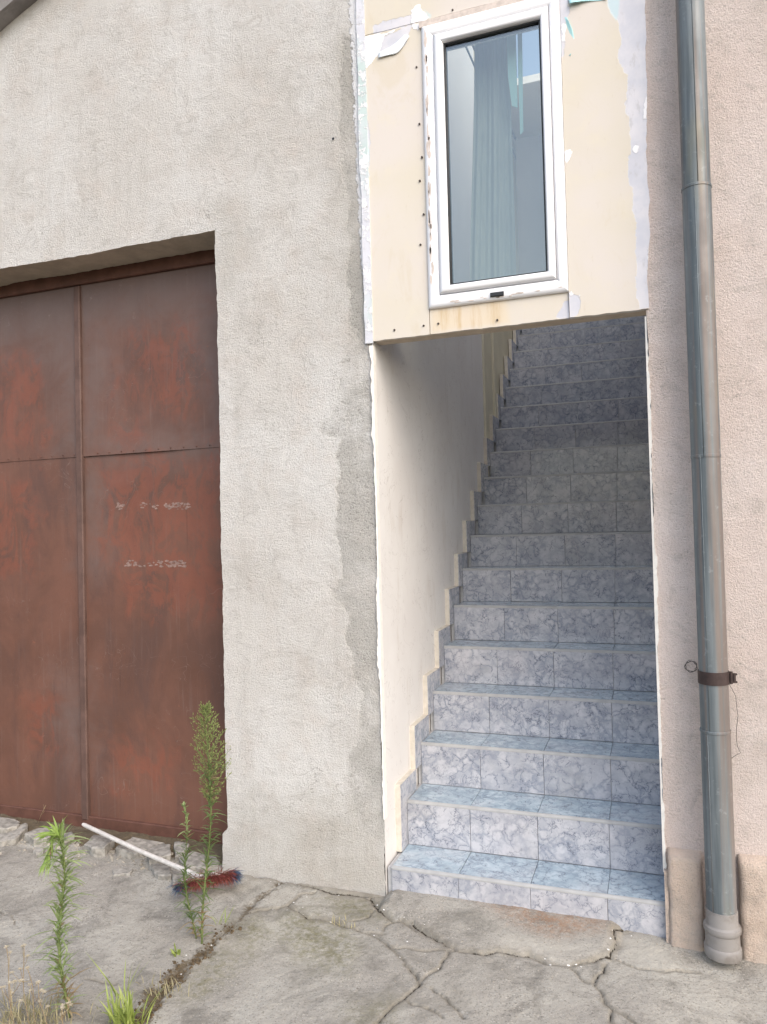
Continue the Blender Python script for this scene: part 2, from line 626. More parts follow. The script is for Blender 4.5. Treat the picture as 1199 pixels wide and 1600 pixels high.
def mat_door():
    g = G('rusty_door_paint')
    st = g.vmap((1, 1, 0.3))
    col = g.mix(g.ramp(g.noise(1.8, 6, 0.65, 0.4), 0.36, 0.64), srgb(98, 69, 58), srgb(114, 79, 66))
    col = g.mix(g.ramp(g.noise(5, 6, 0.7, 0.6, co=st), 0.46, 0.70, 0, 0.7), col, srgb(88, 66, 60))

    def soft(att, w, amp, sc=5):
        return g.ramp(g.math('ADD', g.attr(att), g.math('MULTIPLY', g.math('SUBTRACT', g.noise(sc, 6, 0.7, 0.8), 0.5), amp)), -w, w)
    dust = soft('dust', 0.22, 0.5)
    col = g.mix(g.math('MULTIPLY', dust, 0.75), col, g.mix(g.noise(5, 5, 0.6, co=st), srgb(96, 82, 79), srgb(122, 107, 102)))
    rust = g.math('MULTIPLY', soft('rust', 0.08, 0.5, 6), g.ramp(g.noise(7, 7, 0.78, 1.2, co=g.vmap((1, 1, 0.6))), 0.44, 0.54))
    col = g.mix(g.math('MULTIPLY', rust, 0.48), col, g.mix(g.noise(11, 5, 0.7), srgb(146, 84, 64), srgb(120, 70, 56)))
    runs = g.ramp(g.noise(1.0, 6, 0.7, co=g.vmap((38, 38, 1.2))), 0.52, 0.72, 0, 0.45)
    col = g.mix(g.math('MULTIPLY', runs, g.ramp(g.noise(2.5, 3, 0.5), 0.4, 0.65)), col, srgb(124, 104, 97))
    drip = g.ramp(g.noise(1.0, 5, 0.7, co=g.vmap((60, 60, 0.9))), 0.60, 0.72, 0, 0.5)
    col = g.mix(g.math('MULTIPLY', drip, g.ramp(g.noise(3.5, 3, 0.5), 0.5, 0.65)), col, srgb(72, 48, 42))
    chips = g.ramp(g.noise(26, 7, 0.8), 0.63, 0.66)
    col = g.mix(g.math('MULTIPLY', chips, 0.5), col, srgb(136, 86, 68))
    col = g.mix(g.ramp(g.noise(95, 4, 0.7), 0.64, 0.72, 0, 0.5), col, srgb(62, 44, 39))
    scr = g.ramp(g.math('ABSOLUTE', g.math('SUBTRACT', g.noise(4, 2, 0.5, 2.5), 0.5)), 0.004, 0.0, 0, 0.35)
    col = g.mix(g.math('MULTIPLY', scr, g.ramp(g.noise(3, 3, 0.5), 0.5, 0.6)), col, srgb(150, 132, 126))
    rg = g.ramp(g.noise(8, 5, 0.7), 0.3, 0.7, 0.42, 0.62)
    h = g.math('ADD', g.noise(3.0, 3, 0.5), g.math('MULTIPLY', g.noise(120, 3, 0.6), 0.03))
    return g.done(col, rg, 0.4, g.bump(h, 0.4, 0.012))


def mat_pipe():
    g = G('galvanised_pipe')
    st = g.vmap((30, 30, 1.6))
    col = g.mix(g.ramp(g.noise(1, 5, 0.6, co=st), 0.35, 0.65), srgb(92, 100, 104), srgb(122, 129, 132))
    ang = g.vmap((22, 22, 0.35))
    col = g.mix(g.ramp(g.noise(1, 4, 0.6, co=ang), 0.48, 0.62, 0, 0.65), col, srgb(132, 115, 105))
    col = g.mix(g.ramp(g.noise(0.9, 3, 0.5, co=g.vmap((9, 9, 1.3))), 0.56, 0.70, 0, 0.6), col, srgb(136, 134, 116))
    col = g.mix(g.ramp(g.noise(34, 5, 0.7), 0.58, 0.74, 0, 0.45), col, srgb(164, 168, 168))
    col = g.mix(g.ramp(g.noise(70, 5, 0.7), 0.62, 0.72, 0, 0.4), col, srgb(104, 104, 100))
    rg = g.ramp(g.noise(12, 5, 0.6), 0.3, 0.7, 0.46, 0.66)
    return g.done(col, rg, 0.45, g.bump(g.noise(26, 3, 0.5, co=g.vmap((1, 1, 0.3))), 0.22, 0.006), 0.2)


def mat_leaf(name, a, b):
    g = G(name)
    r = g.n('ShaderNodeNewGeometry').outputs['Random Per Island']
    col = g.mix(r, a, b)
    col = g.mix(g.ramp(g.noise(9, 3, 0.6), 0.4, 0.7, 0, 0.4), col, tuple(u * 0.6 for u in a))
    g.done(col, 0.5, 0.4)
    tr = g.n('ShaderNodeBsdfTranslucent')
    g.l(g.mix(0.5, col, (0.30, 0.36, 0.06)), tr.inputs['Color'])
    mx = g.n('ShaderNodeMixShader')
    mx.inputs[0].default_value = 0.3
    g.nt.links.new(g.b.outputs[0], mx.inputs[1])
    g.nt.links.new(tr.outputs[0], mx.inputs[2])
    g.nt.links.new(mx.outputs[0], g.out.inputs['Surface'])
    return g.mat


def mat_glass():
    g = G('window_glass')
    g.nt.nodes.remove(g.b)
    tr = g.n('ShaderNodeBsdfTransparent')
    tr.inputs['Color'].default_value = (0.84, 0.86, 0.83, 1)
    gl = g.n('ShaderNodeBsdfGlossy')
    gl.inputs['Roughness'].default_value = 0.015
    gl.inputs['Color'].default_value = (0.95, 0.98, 0.96, 1)
    mx = g.n('ShaderNodeMixShader')
    fr = g.n('ShaderNodeLayerWeight')
    fr.inputs['Blend'].default_value = 0.5
    g.l(g.math('ADD', g.math('MULTIPLY', g.math('POWER', fr.outputs['Facing'], 2.0), 0.6), 0.15), mx.inputs[0])
    g.nt.links.new(tr.outputs[0], mx.inputs[1])
    g.nt.links.new(gl.outputs[0], mx.inputs[2])
    g.nt.links.new(mx.outputs[0], g.out.inputs['Surface'])
    return g.mat


M = {}
M['wall_left'] = mat_stucco('grey_roughcast', srgb(213, 209, 204), srgb(222, 220, 217), srgb(208, 198, 190), ('patch', 'white', 'soil'))
M['wall_right'] = mat_stucco('pink_roughcast', srgb(222, 207, 200), srgb(227, 215, 210), srgb(214, 198, 190), ('patch',))
M['plinth'] = mat_stucco('plinth_render', srgb(208, 190, 176), srgb(214, 198, 184), srgb(196, 176, 160))
M['soffit'] = mat_plain('soffit_render', srgb(206, 197, 180), 0.9, 0.2, 0.12, 9, 0.5)
g = G('smooth_cream_plaster')
_c = g.mix(g.ramp(g.noise(2.2, 5, 0.6), 0.35, 0.65), srgb(220, 216, 213), srgb(226, 223, 220))
_c = g.mix(g.ramp(g.noise(1.0, 6, 0.7, co=g.vmap((9, 9, 2.2))), 0.54, 0.74, 0, 0.45), _c, srgb(198, 188, 178))
_c = g.mix(g.ramp(g.noise(14, 6, 0.75), 0.62, 0.72, 0, 0.4), _c, srgb(180, 172, 164))
_c = g.mix(g.ramp(g.math('ABSOLUTE', g.math('SUBTRACT', g.noise(3.5, 4, 0.6, 1.2), 0.5)), 0.005, 0.0, 0, 0.35), _c, srgb(160, 152, 146))
M['inner'] = g.done(_c, 0.8, 0.25, g.bump(g.noise(9, 5, 0.6), 0.25, 0.006))
M['inner_far'] = mat_plain('smooth_yellowed_plaster', srgb(206, 199, 178), 0.8, 0.25, 0.05, 5, 0.1)
M['board'] = mat_board()
M['beam'] = mat_plain('raw_board_edge', srgb(196, 180, 160), 0.9, 0.2, 0.1, 20, 0.3)
M['chip'] = mat_plain('white_chipped_plaster', srgb(232, 228, 222), 0.85, 0.2, 0.06, 30, 0.4)
g = G('flaking_corner_bead')
_c = g.mix(g.ramp(g.noise(4, 4, 0.6, co=g.vmap((1, 1, 0.5))), 0.42, 0.58), srgb(208, 209, 217), srgb(190, 205, 204))
_w = g.ramp(g.noise(26, 6, 0.7), 0.50, 0.56)
_c = g.mix(_w, _c, srgb(228, 228, 231))
_c = g.mix(g.ramp(g.noise(38, 5, 0.7), 0.62, 0.68, 0, 0.6), _c, srgb(172, 168, 162))
M['bead'] = g.done(_c, 0.8, 0.25, g.bump(_w, 0.6, 0.003))
M['pvc'] = mat_plain('white_window_plastic', srgb(238, 238, 241), 0.32, 0.5, 0.02, 8)
M['film'] = mat_plain('peeled_film', srgb(206, 194, 186), 0.7, 0.3, 0.14, 40, 0.3)
M['gasket'] = mat_plain('black_rubber', srgb(52, 54, 58), 0.6, 0.3, 0.1)
M['glass'] = mat_glass()
M['marble'] = mat_marble('marble_riser_tile', srgb(171, 173, 181), srgb(195, 195, 200), srgb(132, 139, 153))
M['marble_tread_skylit'] = mat_marble('marble_tile_skylit', srgb(158, 176, 188), srgb(182, 197, 207), srgb(124, 141, 156))  # riser marble with the blue cast of skylight put into its colour
M['trim'] = mat_plain('grey_nosing_strip', srgb(164, 164, 164), 0.5, 0.4, 0.10, 16)
M['grout'] = mat_plain('grout', srgb(176, 176, 178), 0.9, 0.2, 0.12, 30, 0.3)
M['glue'] = mat_plain('cream_tile_adhesive', srgb(204, 197, 186), 0.9, 0.2, 0.08, 30, 0.5)
M['concrete'] = mat_concrete()
M['rubble'] = mat_plain('broken_cement', srgb(150, 146, 139), 0.92, 0.2, 0.32, 30, 1.0, bscale=45)
M['pebble'] = mat_plain('loose_grit', srgb(150, 144, 134), 0.92, 0.2, 0.25, 20, 0.4)
M['door'] = mat_door()
M['strip'] = mat_plain('brown_grey_strip', srgb(98, 76, 69), 0.6, 0.35, 0.2, 9, 0.2)
M['door_frame'] = mat_plain('brown_door_frame', srgb(96, 66, 56), 0.6, 0.35, 0.2, 14, 0.2)
M['pipe'] = mat_pipe()
g = G('grey_plastic_pipe')
_c = g.mix(g.ramp(g.noise(9, 5, 0.65), 0.42, 0.66), srgb(138, 134, 131), srgb(118, 112, 107))
_c = g.mix(g.ramp(g.noise(28, 6, 0.75), 0.56, 0.70, 0, 0.6), _c, srgb(112, 104, 94))
M['grey_pvc'] = g.done(_c, 0.55, 0.4)
M['clamp'] = mat_plain('rusty_clamp', srgb(70, 58, 56), 0.6, 0.4, 0.2, 30, 0.3, 0.3)
M['wire'] = mat_plain('thin_wire', srgb(96, 90, 86), 0.5, 0.4, 0.2, 30, 0, 0.6)
M['roof'] = mat_plain('weathered_roof_board', srgb(140, 136, 134), 0.85, 0.2, 0.2, 9, 0.5)
M['roof_edge'] = mat_plain('pale_roof_edge', srgb(190, 182, 170), 0.8, 0.3, 0.12, 12, 0.3)
M['screw'] = mat_plain('dark_screw', srgb(70, 60, 54), 0.6, 0.4, 0.2)
M['cyan'] = mat_plain('cyan_paper', srgb(178, 222, 224), 0.75, 0.25, 0.05, 9)
M['paper_back'] = mat_plain('pale_paper', srgb(226, 232, 236), 0.8, 0.2, 0.04, 20)
M['residue'] = mat_plain('tape_residue', srgb(142, 118, 110), 0.85, 0.2, 0.25, 60, 0.3)
M['leaf'] = mat_leaf('weed_leaf', (0.22, 0.30, 0.11), (0.42, 0.50, 0.25))
M['leaf_young'] = mat_leaf('young_leaf', (0.28, 0.42, 0.09), (0.42, 0.54, 0.16))
M['leaf_dark'] = mat_leaf('dark_weed_leaf', (0.10, 0.16, 0.06), (0.20, 0.27, 0.11))
M['stem'] = mat_plain('green_stem', (0.16, 0.20, 0.07), 0.6, 0.3, 0.2, 20)
M['bud'] = mat_leaf('bud', (0.25, 0.31, 0.10), (0.38, 0.42, 0.18))
M['dry'] = mat_leaf('dry_stalk', (0.30, 0.20, 0.12), (0.46, 0.36, 0.22))
M['dryflower'] = mat_leaf('dry_flower', (0.55, 0.46, 0.33), (0.70, 0.62, 0.50))
M['grass'] = mat_leaf('grass_blade', (0.26, 0.34, 0.08), (0.46, 0.52, 0.15))
M['straw'] = mat_leaf('straw', (0.34, 0.29, 0.17), (0.50, 0.44, 0.28))
M['handle'] = mat_plain('worn_white_handle', srgb(205, 200, 194), 0.6, 0.3, 0.10, 30)
M['broom_red'] = mat_leaf('red_bristle', srgb(178, 96, 96), srgb(96, 50, 48))
M['broom_blue'] = mat_leaf('blue_bristle', srgb(52, 76, 112), srgb(84, 112, 150))
M['flake'] = mat_plain('white_paint_flake', srgb(235, 233, 230), 0.8, 0.2, 0.05)

# ------------------------------------------------------------------ ground
GZ = -0.03
ground = link('ground', mesh('ground', [(-60, -60, 0), (60, -60, 0), (60, 60, 0), (-60, 60, 0)], [(0, 1, 2, 3)], M['concrete']), None, (0, 0, -0.06))
ground['kind'] = 'structure'


def gp(pts, ox=0, oy=0, s=1.0):
    return [tuple(onZ(a, b, GZ)[:2]) for a, b in zoomed(pts, ox, oy, s)]


def wiggle(poly, amp=0.008, step=0.03, seed=0):
    out = []
    for i in range(len(poly) - 1):
        a, b = np.array(poly[i]), np.array(poly[i + 1])
        n = max(1, int(np.linalg.norm(b - a) / step))
        nrm = np.array([-(b - a)[1], (b - a)[0]]) / (np.linalg.norm(b - a) + 1e-9)
        for k in range(n):
            p = a + (b - a) * k / n
            out.append(tuple(p + nrm * amp * 2 * float(vnoise(p[0] * 24 + seed, p[1] * 24, seed)) * (0 if k == 0 else 1)))
    out.append(tuple(poly[-1]))
    return out


Z4 = (560, 1200, 0.533)
Z3 = (0, 1200, 0.5)
cracks = [(gp(p, *z), w) for p, z, w in [
    ([(0, 375), (40, 385), (60, 420), (100, 450), (160, 460), (200, 490), (250, 515), (290, 540), (350, 548), (430, 545), (500, 550), (550, 575), (640, 580), (740, 560), (755, 520), (750, 490), (770, 480), (850, 478), (890, 470)], Z4, 1.2),
    ([(750, 560), (800, 580), (900, 598), (1000, 595)], Z4, 0.7),
    ([(620, 585), (650, 615), (690, 630), (720, 600), (725, 575)], Z4, 0.9),
    ([(690, 630), (710, 655), (720, 690), (745, 710), (740, 745), (730, 790)], Z4, 1.2),
    ([(745, 710), (800, 745), (850, 770)], Z4, 0.8),
    ([(0, 475), (60, 500), (110, 545), (150, 590), (182, 632), (240, 590), (265, 545)], Z4, 0.9),
    ([(100, 530), (200, 540), (260, 540), (290, 540)], Z4, 0.7),
    ([(182, 632), (120, 690), (60, 745), (30, 790)], Z4, 1.1),
    ([(140, 685), (200, 710), (250, 740)], Z4, 0.5),
    ([(215, 650), (270, 700), (310, 740)], Z4, 0.5),
    ([(75, 480), (95, 455), (130, 450), (170, 480)], Z4, 0.7),
    ([(705, 305), (800, 338), (900, 352), (960, 367), (1040, 390), (1160, 402), (1240, 400)], Z3, 2.2),
    ([(780, 455), (850, 440), (900, 430), (940, 395), (990, 385)], Z3, 1.2),
    ([(900, 430), (960, 470), (1040, 480), (1120, 510), (1199, 520)], Z3, 1.1),
    ([(1160, 402), (1175, 440), (1150, 470), (1100, 480)], Z3, 0.9),
    ([(270, 665), (320, 672), (360, 680)], Z3, 0.9),
    ([(0, 450), (40, 470), (60, 500)], Z3, 0.4),
]]
joint = wiggle(gp([(885, 352), (850, 380), (820, 405), (775, 445), (700, 520), (650, 562), (560, 640), (480, 722), (430, 800), (380, 880), (250, 1100)], *Z3), 0.012, 0.04, 5)

gx = np.arange(-3.75, 0.96, 0.006)
gy = np.arange(-1.75, 0.262, 0.006)
GX, GY = np.meshgrid(gx, gy, indexing='xy')
cd = np.full(GX.shape, 9.0)
ch = np.zeros(GX.shape)
for k, (p, w) in enumerate(cracks):
    d = seg_dist(GX, GY, wiggle(p, 0.012, 0.022, k)) / (w * np.clip(0.72 + 0.8 * fbm(GX * 7, GY * 7, 61 + k, 3), 0.25, 1.5))
    cd = np.minimum(cd, d)
jd = seg_dist(GX, GY, joint)
jw = 0.012 + 0.026 * np.clip((-GY - 0.25) * 1.3, 0, 1) + 0.030 * fbm(GX * 9, GY * 9, 3)
moss = sdf(GX, GY, [gp([(880, 460), (960, 440), (1060, 500), (1130, 560), (1090, 640), (1000, 620), (900, 560)], *Z3), gp([(740, 500), (800, 470), (850, 520), (780, 580)], *Z3), gp([(640, 600), (700, 545), (760, 600), (680, 680), (600, 720), (560, 700)], *Z3), gp([(1000, 400), (1150, 415), (1190, 470), (1060, 470)], *Z3), gp([(0, 700), (90, 690), (80, 790), (0, 790)], *Z4)])
rust = sdf(GX, GY, [gp([(330, 395), (480, 420), (620, 445), (730, 480), (700, 500), (560, 505), (470, 470)], *Z4)])
lime = sdf(GX, GY, [gp([(770, 490), (880, 500), (960, 590), (880, 600), (780, 555)], *Z4), gp([(440, 500), (600, 530), (700, 540), (560, 560), (430, 535)], *Z4)])
apron_poly = gp([(95, 365), (60, 420), (160, 460), (250, 515), (350, 548), (500, 550), (640, 580), (740, 560), (755, 520), (770, 480), (900, 468), (900, 380), (500, 300), (90, 200)], *Z4)
ap = sdf(GX, GY, [apron_poly])
H = np.full(GX.shape, GZ) + 0.010 * fbm(GX * 1.4, GY * 1.4, 11) + 0.0035 * fbm(GX * 11, GY * 11, 12) + 0.0016 * fbm(GX * 55, GY * 55, 13, 2)
nearstep = np.clip((GY + 0.30) / 0.27, 0, 1)
H += np.where((GX > -1.2) & (GX < 0.03), 0.026 * nearstep * np.clip(ap / 0.05 + 0.3, 0, 1), 0)
H += 0.008 * np.clip((ap + 0.006) / 0.012, 0, 1)
H += -0.020 * np.clip((GX + 0.05) / 0.3, 0, 1) + 0.004
thr = np.clip((GY + 0.06) / 0.2, 0, 1) * np.clip((-1.9 - GX) / 0.08, 0, 1)
H += 0.022 * thr + thr * 0.012 * fbm(GX * 16, GY * 16, 21)
H -= 0.014 * np.clip(1 - cd / 0.0075, 0, 1) ** 1.2
H -= 0.0035 * np.clip(1 - cd / 0.03, 0, 1) * np.clip(0.5 + 2.2 * fbm(GX * 30, GY * 30, 66, 3), 0, 1)
H -= 0.010 * np.clip((jw - jd) / 0.02 + 0.2, 0, 1)
H += 0.010 * np.clip((jw - jd) / 0.02, 0, 1) * (fbm(GX * 38, GY * 38, 8) + 0.3)
border = np.minimum.reduce([GX - gx[0], gx[-1] - GX, GY - gy[0]])
H -= 0.05 * np.clip(1 - border / 0.03, 0, 1)
soil = np.maximum(jw - jd, 0.28 * (thr - 0.42) + 0.02 * fbm(GX * 5, GY * 5, 9))
# far side of the joint = left slab
jx = np.interp(GY[:, 0], [q[1] for q in reversed(joint)], [q[0] for q in reversed(joint)])
left = GX < jx[:, None]
in_wall = ((GY > 0.05) & (GX > -1.88))
V = np.stack([GX.ravel(), GY.ravel(), H.ravel()], 1)
A = dict(crack=cd, moss=moss, rust=rust, lime=lime, soil=soil)
cellL = left[:-1, :-1]
okc = ~in_wall[:-1, :-1]
for keep in (cellL & okc, (~cellL) & okc):
    v, q, a = compact(V, grid_faces(len(gx), len(gy), keep), A)
    so = put('concrete_slab', v, q, M['concrete'], ground, True, a, base=(0, 0, -0.06))


def ground_z(x, y):
    i = int(np.clip(round((x - gx[0]) / 0.006), 0, len(gx) - 1))
    j = int(np.clip(round((y - gy[0]) / 0.006), 0, len(gy) - 1))
    return float(H[j, i])


# ------------------------------------------------------------------ left building: wall, door, roof edge
XJ, XO = -1.915, -1.132          # garage jamb, stair opening edge
LZ, DY = 3.0, 0.22
bl = empty('garage_building', (-3.0, 0, -0.05), 'grey roughcast building wall with rusty brown garage door set into it', 'building')

wx = np.concatenate([np.arange(-6.5, -3.7, 0.2), np.arange(-3.7, XO - 0.012, 0.012), [XO - 0.006, XO]])
wz = np.arange(-0.12, 5.0, 0.012)
WX, WZ = np.meshgrid(wx, wz, indexing='xy')
RX, RZ = WX.copy(), WZ.copy()
# ragged edge at the stair opening and at the garage jamb
ew = np.clip(1 - (XO - WX) / 0.05, 0, 1) ** 2
RX += ew * (0.010 * fbm(WZ * 9, WZ * 0 + 3.3, 31) + 0.007 * fbm(WZ * 45, WZ * 0, 32) - 0.003)
jw2 = np.clip(1 - np.abs(WX - XJ) / 0.05, 0, 1) ** 2
RX += jw2 * (0.006 * fbm(WZ * 7, WZ * 0 + 1, 33) + 0.004 * fbm(WZ * 40, WZ * 0, 34)) - jw2 * 0.035 * np.clip((0.17 + 0.02 * fbm(WZ * 9, WZ, 36) - WZ) / 0.02, 0, 1)
lw = np.clip(1 - np.abs(WZ - LZ) / 0.05, 0, 1) ** 2 * (WX < XJ + 0.02)
RZ += lw * (0.008 * fbm(WX * 4, WX * 0, 37) + 0.003 * fbm(WX * 30, WX * 0, 38))
RY = -0.006 * fbm(WX * 1.7, WZ * 1.7, 41) - 0.0025 * fbm(WX * 8, WZ * 8, 42) - 0.0012 * fbm(WX * 34, WZ * 34, 43, 2)
patch_polys = [
    fxz([(538, 60), (532, 120), (530, 200), (541, 300), (547, 380), (541, 430), (549, 500), (565, 560), (585, 560), (575, 300), (556, 60)]),
    fxz([(585, 535), (556, 540), (536, 560), (531, 600), (523, 632), (503, 668), (506, 680), (521, 682), (531, 692), (526, 720), (531, 790), (521, 830), (531, 870), (536, 900), (518, 930), (531, 942), (546, 962), (541, 1000), (553, 1050), (563, 1090), (560, 1140), (548, 1180), (545, 1220), (549, 1260), (562, 1300), (585, 1312), (612, 1312), (600, 900)]),
]
soil_polys = [fxz([(338, 322), (362, 322), (382, 360), (376, 430), (352, 470), (330, 460)]),
              fxz([(352, 1240), (600, 1250), (620, 1420), (340, 1420)]), fxz([(520, 60), (560, 60), (585, 540), (545, 540), (520, 300)])]
white_polys = [fxz([(541, -20), (566, -20), (581, 535), (573, 540), (560, 400), (553, 250), (545, 70)])]
A = dict(patch=sdf(WX, WZ, patch_polys), soil=sdf(WX, WZ, soil_polys), white=sdf(WX, WZ, white_polys))
keep = ~((WX[:-1, 1:] <= XJ + 0.004) & (WX[:-1, :-1] > -4.9) & (WZ[1:, :-1] <= LZ + 0.004))
# snap grid lines to the door opening
ixj = int(np.argmin(np.abs(wx - XJ)))
izl = int(np.argmin(np.abs(wz - LZ)))
RX[:, ixj] += XJ - wx[ixj]
RZ[izl, :] += LZ - wz[izl]
cx = (np.arange(len(wx) - 1) < ixj) & (wx[:-1] > -4.9)
cz = np.arange(len(wz) - 1) < izl
keep = ~(cx[None, :] & cz[:, None])
V = np.stack([RX.ravel(), RY.ravel(), RZ.ravel()], 1)
v, q, a = compact(V, grid_faces(len(wx), len(wz), keep), A)
put('wall', v, q, M['wall_left'], bl, True, a)
# jamb and lintel returns following the ragged edges
mb = MB()
n = izl + 1
vs = [(RX[j, ixj], RY[j, ixj], RZ[j, ixj]) for j in range(n)] + [(RX[j, ixj], DY + 0.06, RZ[j, ixj]) for j in range(n)]
mb.add(vs, [(j, j + 1, n + j + 1, n + j) for j in range(n - 1)])
mb.put('jamb', M['wall_left'], bl, True)
mb = MB()
ii = [i for i in range(ixj + 1) if wx[i] > -5.1]
n = len(ii)
rows = [(0, 0), (0.07, 1), (0.15, 2), (DY + 0.06, 3)]
vs = []
for yy, k in rows:
    vs += [(RX[izl, i], RY[izl, i] * (1 if k == 0 else 0) + yy, RZ[izl, i] + (0.006 * float(fbm(wx[i] * 6, k * 3.0, 51)) if k else 0)) for i in ii]
mb.add(vs, [(r * n + j, (r + 1) * n + j, (r + 1) * n + j + 1, r * n + j + 1) for r in range(3) for j in range(n - 1)])
mb.put('lintel', M['soffit'], bl, True)

# garage door
door = link('garage_door', None, bl, (-3.45, DY, 0.0))
door.empty_display_size = 0.1
XS = -2.918


def door_panel(name, x0, x1, z0, z1, y, bulge, seed):
    xs = np.linspace(x0, x1, max(2, int((x1 - x0) / 0.03)))
    zs = np.linspace(z0, z1, max(2, int((z1 - z0) / 0.03)))
    X, Z = np.meshgrid(xs, zs, indexing='xy')
    Y = y + bulge * fbm(X * 1.6, Z * 1.6, seed, 2)
    dust = np.maximum(sdf(X, Z, [fxz([(-900, 380), (400, 330), (400, 470), (300, 500), (150, 520), (130, 600), (100, 560), (40, 540), (-900, 660)], DY),
                                 fxz([(138, 440), (180, 470), (165, 600), (150, 700), (150, 880), (136, 880)], DY),
                                 fxz([(270, 500), (345, 450), (350, 640), (310, 560)], DY),
                                 fxz([(95, 560), (126, 540), (128, 720), (100, 690)], DY),
                                 fxz([(150, 680), (350, 690), (350, 715), (150, 715)], DY),
                                 fxz([(95, 1060), (126, 1050), (128, 1190), (110, 1190)], DY)]),
                      -0.35 + 0 * X)
    rust = sdf(X, Z, [fxz([(212, 515), (300, 500), (306, 600), (300, 655), (262, 640), (232, 632), (188, 620), (190, 606), (250, 590), (215, 556)], DY),
                      fxz([(182, 655), (222, 650), (220, 690), (180, 690)], DY),
                      fxz([(155, 720), (345, 705), (350, 880), (348, 960), (200, 960), (160, 850)], DY),
                      fxz([(40, 1090), (92, 1085), (98, 1150), (95, 1190), (60, 1180)], DY),
                      fxz([(10, 560), (60, 560), (70, 690), (-20, 690)], DY),
                      fxz([(-60, 740), (60, 750), (50, 900), (-60, 900)], DY),
                      fxz([(185, 1170), (270, 1160), (275, 1240), (190, 1240)], DY)])
    V = np.stack([X.ravel(), Y.ravel(), Z.ravel()], 1)
    return put(name, V, grid_faces(len(xs), len(zs)).tolist(), M['door'], door, True, dict(dust=dust, rust=rust))


SZ = 2.006
for x0, x1, sd_ in ((XS + 0.012, -1.90, 1), (-4.86, XS - 0.016, 2)):
    door_panel('upper_sheet', x0, x1, SZ - 0.012, LZ + 0.02, DY, 0.010, 60 + sd_)
    door_panel('lower_sheet', x0, x1, 0.045, SZ + 0.010, DY + 0.004, 0.010, 70 + sd_)
mb = MB()
mb.cbox((XS - 0.028, DY - 0.018, 0.03), (XS + 0.012, DY + 0.03, 2.93), 0.005)
mb.put('meeting_strip', M['strip'], door)
mb = MB()
mb.cbox((-4.9, DY - 0.012, -0.06), (-1.88, DY + 0.05, 0.05), 0.004)
mb.put('bottom_rail', M['door_frame'], door)
mb = MB()
mb.cbox((-4.9, DY - 0.018, 2.935), (-1.88, DY + 0.05, LZ + 0.03), 0.004)
mb.put('top_rail', M['door_frame'], door)
for i in range(26):
    x = -3.9 + i * 0.078
    if abs(x - XS) < 0.04:
        continue
    mb = MB()
    r = 0.003
    mb.add([(x + r * math.cos(k * math.pi / 3), DY - 0.009 + 0.004, SZ + r * math.sin(k * math.pi / 3)) for k in range(6)] + [(x, DY - 0.014, SZ)],
           [(k, (k + 1) % 6, 6) for k in range(6)])
    mb.put('rivet', M['door_frame'], door)
# remains of tape: crumbs of paper and glue in two bands
for y0, spans in ((791, ((180, 193, 10), (218, 246, 16), (258, 297, 46))), (881, ((193, 230, 22), (232, 262, 16), (263, 291, 34)))):
    mb = MB()
    for a_, b_, cnt in spans:
        for k in range(cnt):
            x_, y_ = random.uniform(a_, b_), y0 + random.uniform(-5, 5)
            rr_ = random.uniform(0.6, 2.6)
            pts_ = [onY(x_ + rr_ * 1.7 * random.uniform(0.5, 1.2) * math.cos(t), y_ + rr_ * random.uniform(0.4, 1.2) * math.sin(t), DY) for t in (0.3, 1.3, 2.4, 3.4, 4.5, 5.5)]
            mb.add([(p[0], DY + 0.004 + 0.010 * float(fbm(p[0] * 1.6, p[2] * 1.6, 71, 2)) - 0.0012, p[2]) for p in pts_], [(0, 1, 2, 3, 4, 5)])
    o = mb.put('tape_remnant', M['residue'], door)
    o['kind'] = 'stuff'

# roof edge running up the gable
roof = link('roof_edge', None, bl, (-3.2, 0, 4.29))
p0, p1 = onY(0, 50, 0.0), onY(59, 0, 0.0)
sl = (p1[2] - p0[2]) / (p1[0] - p0[0])


def rake(name, y0, y1, dz0, dz1, mat):
    mb = MB()
    xa, xb = -6.5, -0.9
    za, zb = p0[2] + sl * (xa - p0[0]), p0[2] + sl * (xb - p0[0])
    pts = [(xa, za + dz0), (xb, zb + dz0), (xb, zb + dz1), (xa, za + dz1)]
    mb.prism_y(pts, y0, y1)
    return mb.put(name, mat, roof)


rake('soffit_board', -0.068, 0.05, 0.0, 0.03, M['roof'])
rake('barge_board', -0.085, -0.070, -0.004, 0.055, M['roof'])
rake('drip_strip', -0.092, -0.07, 0.058, 0.085, M['roof_edge'])
rake('roof_sheet', -0.12, 0.6, 0.088, 0.13, M['roof'])
# drilled hole and stain on the wall
mb = MB()
c = onY(521, 217, -0.004)
mb.add([(c[0] + 0.006 * math.cos(k * math.pi / 4), c[1] - 0.002, c[2] + 0.006 * math.sin(k * math.pi / 4)) for k in range(8)], [tuple(range(8))])
mb.put('drill_hole', M['gasket'], bl)

# ------------------------------------------------------------------ stair porch: boards, window, inner walls
OZ = 2.384
porch = empty('stair_porch', (-0.55, 0, -0.05), 'cream boarded porch front with white window above the stair opening', 'building')
BT = 4.5
XB0, XB1 = -1.128, -0.004
WX0, WX1, WZ0, WZ1 = -0.866, -0.284, 2.490, 3.712

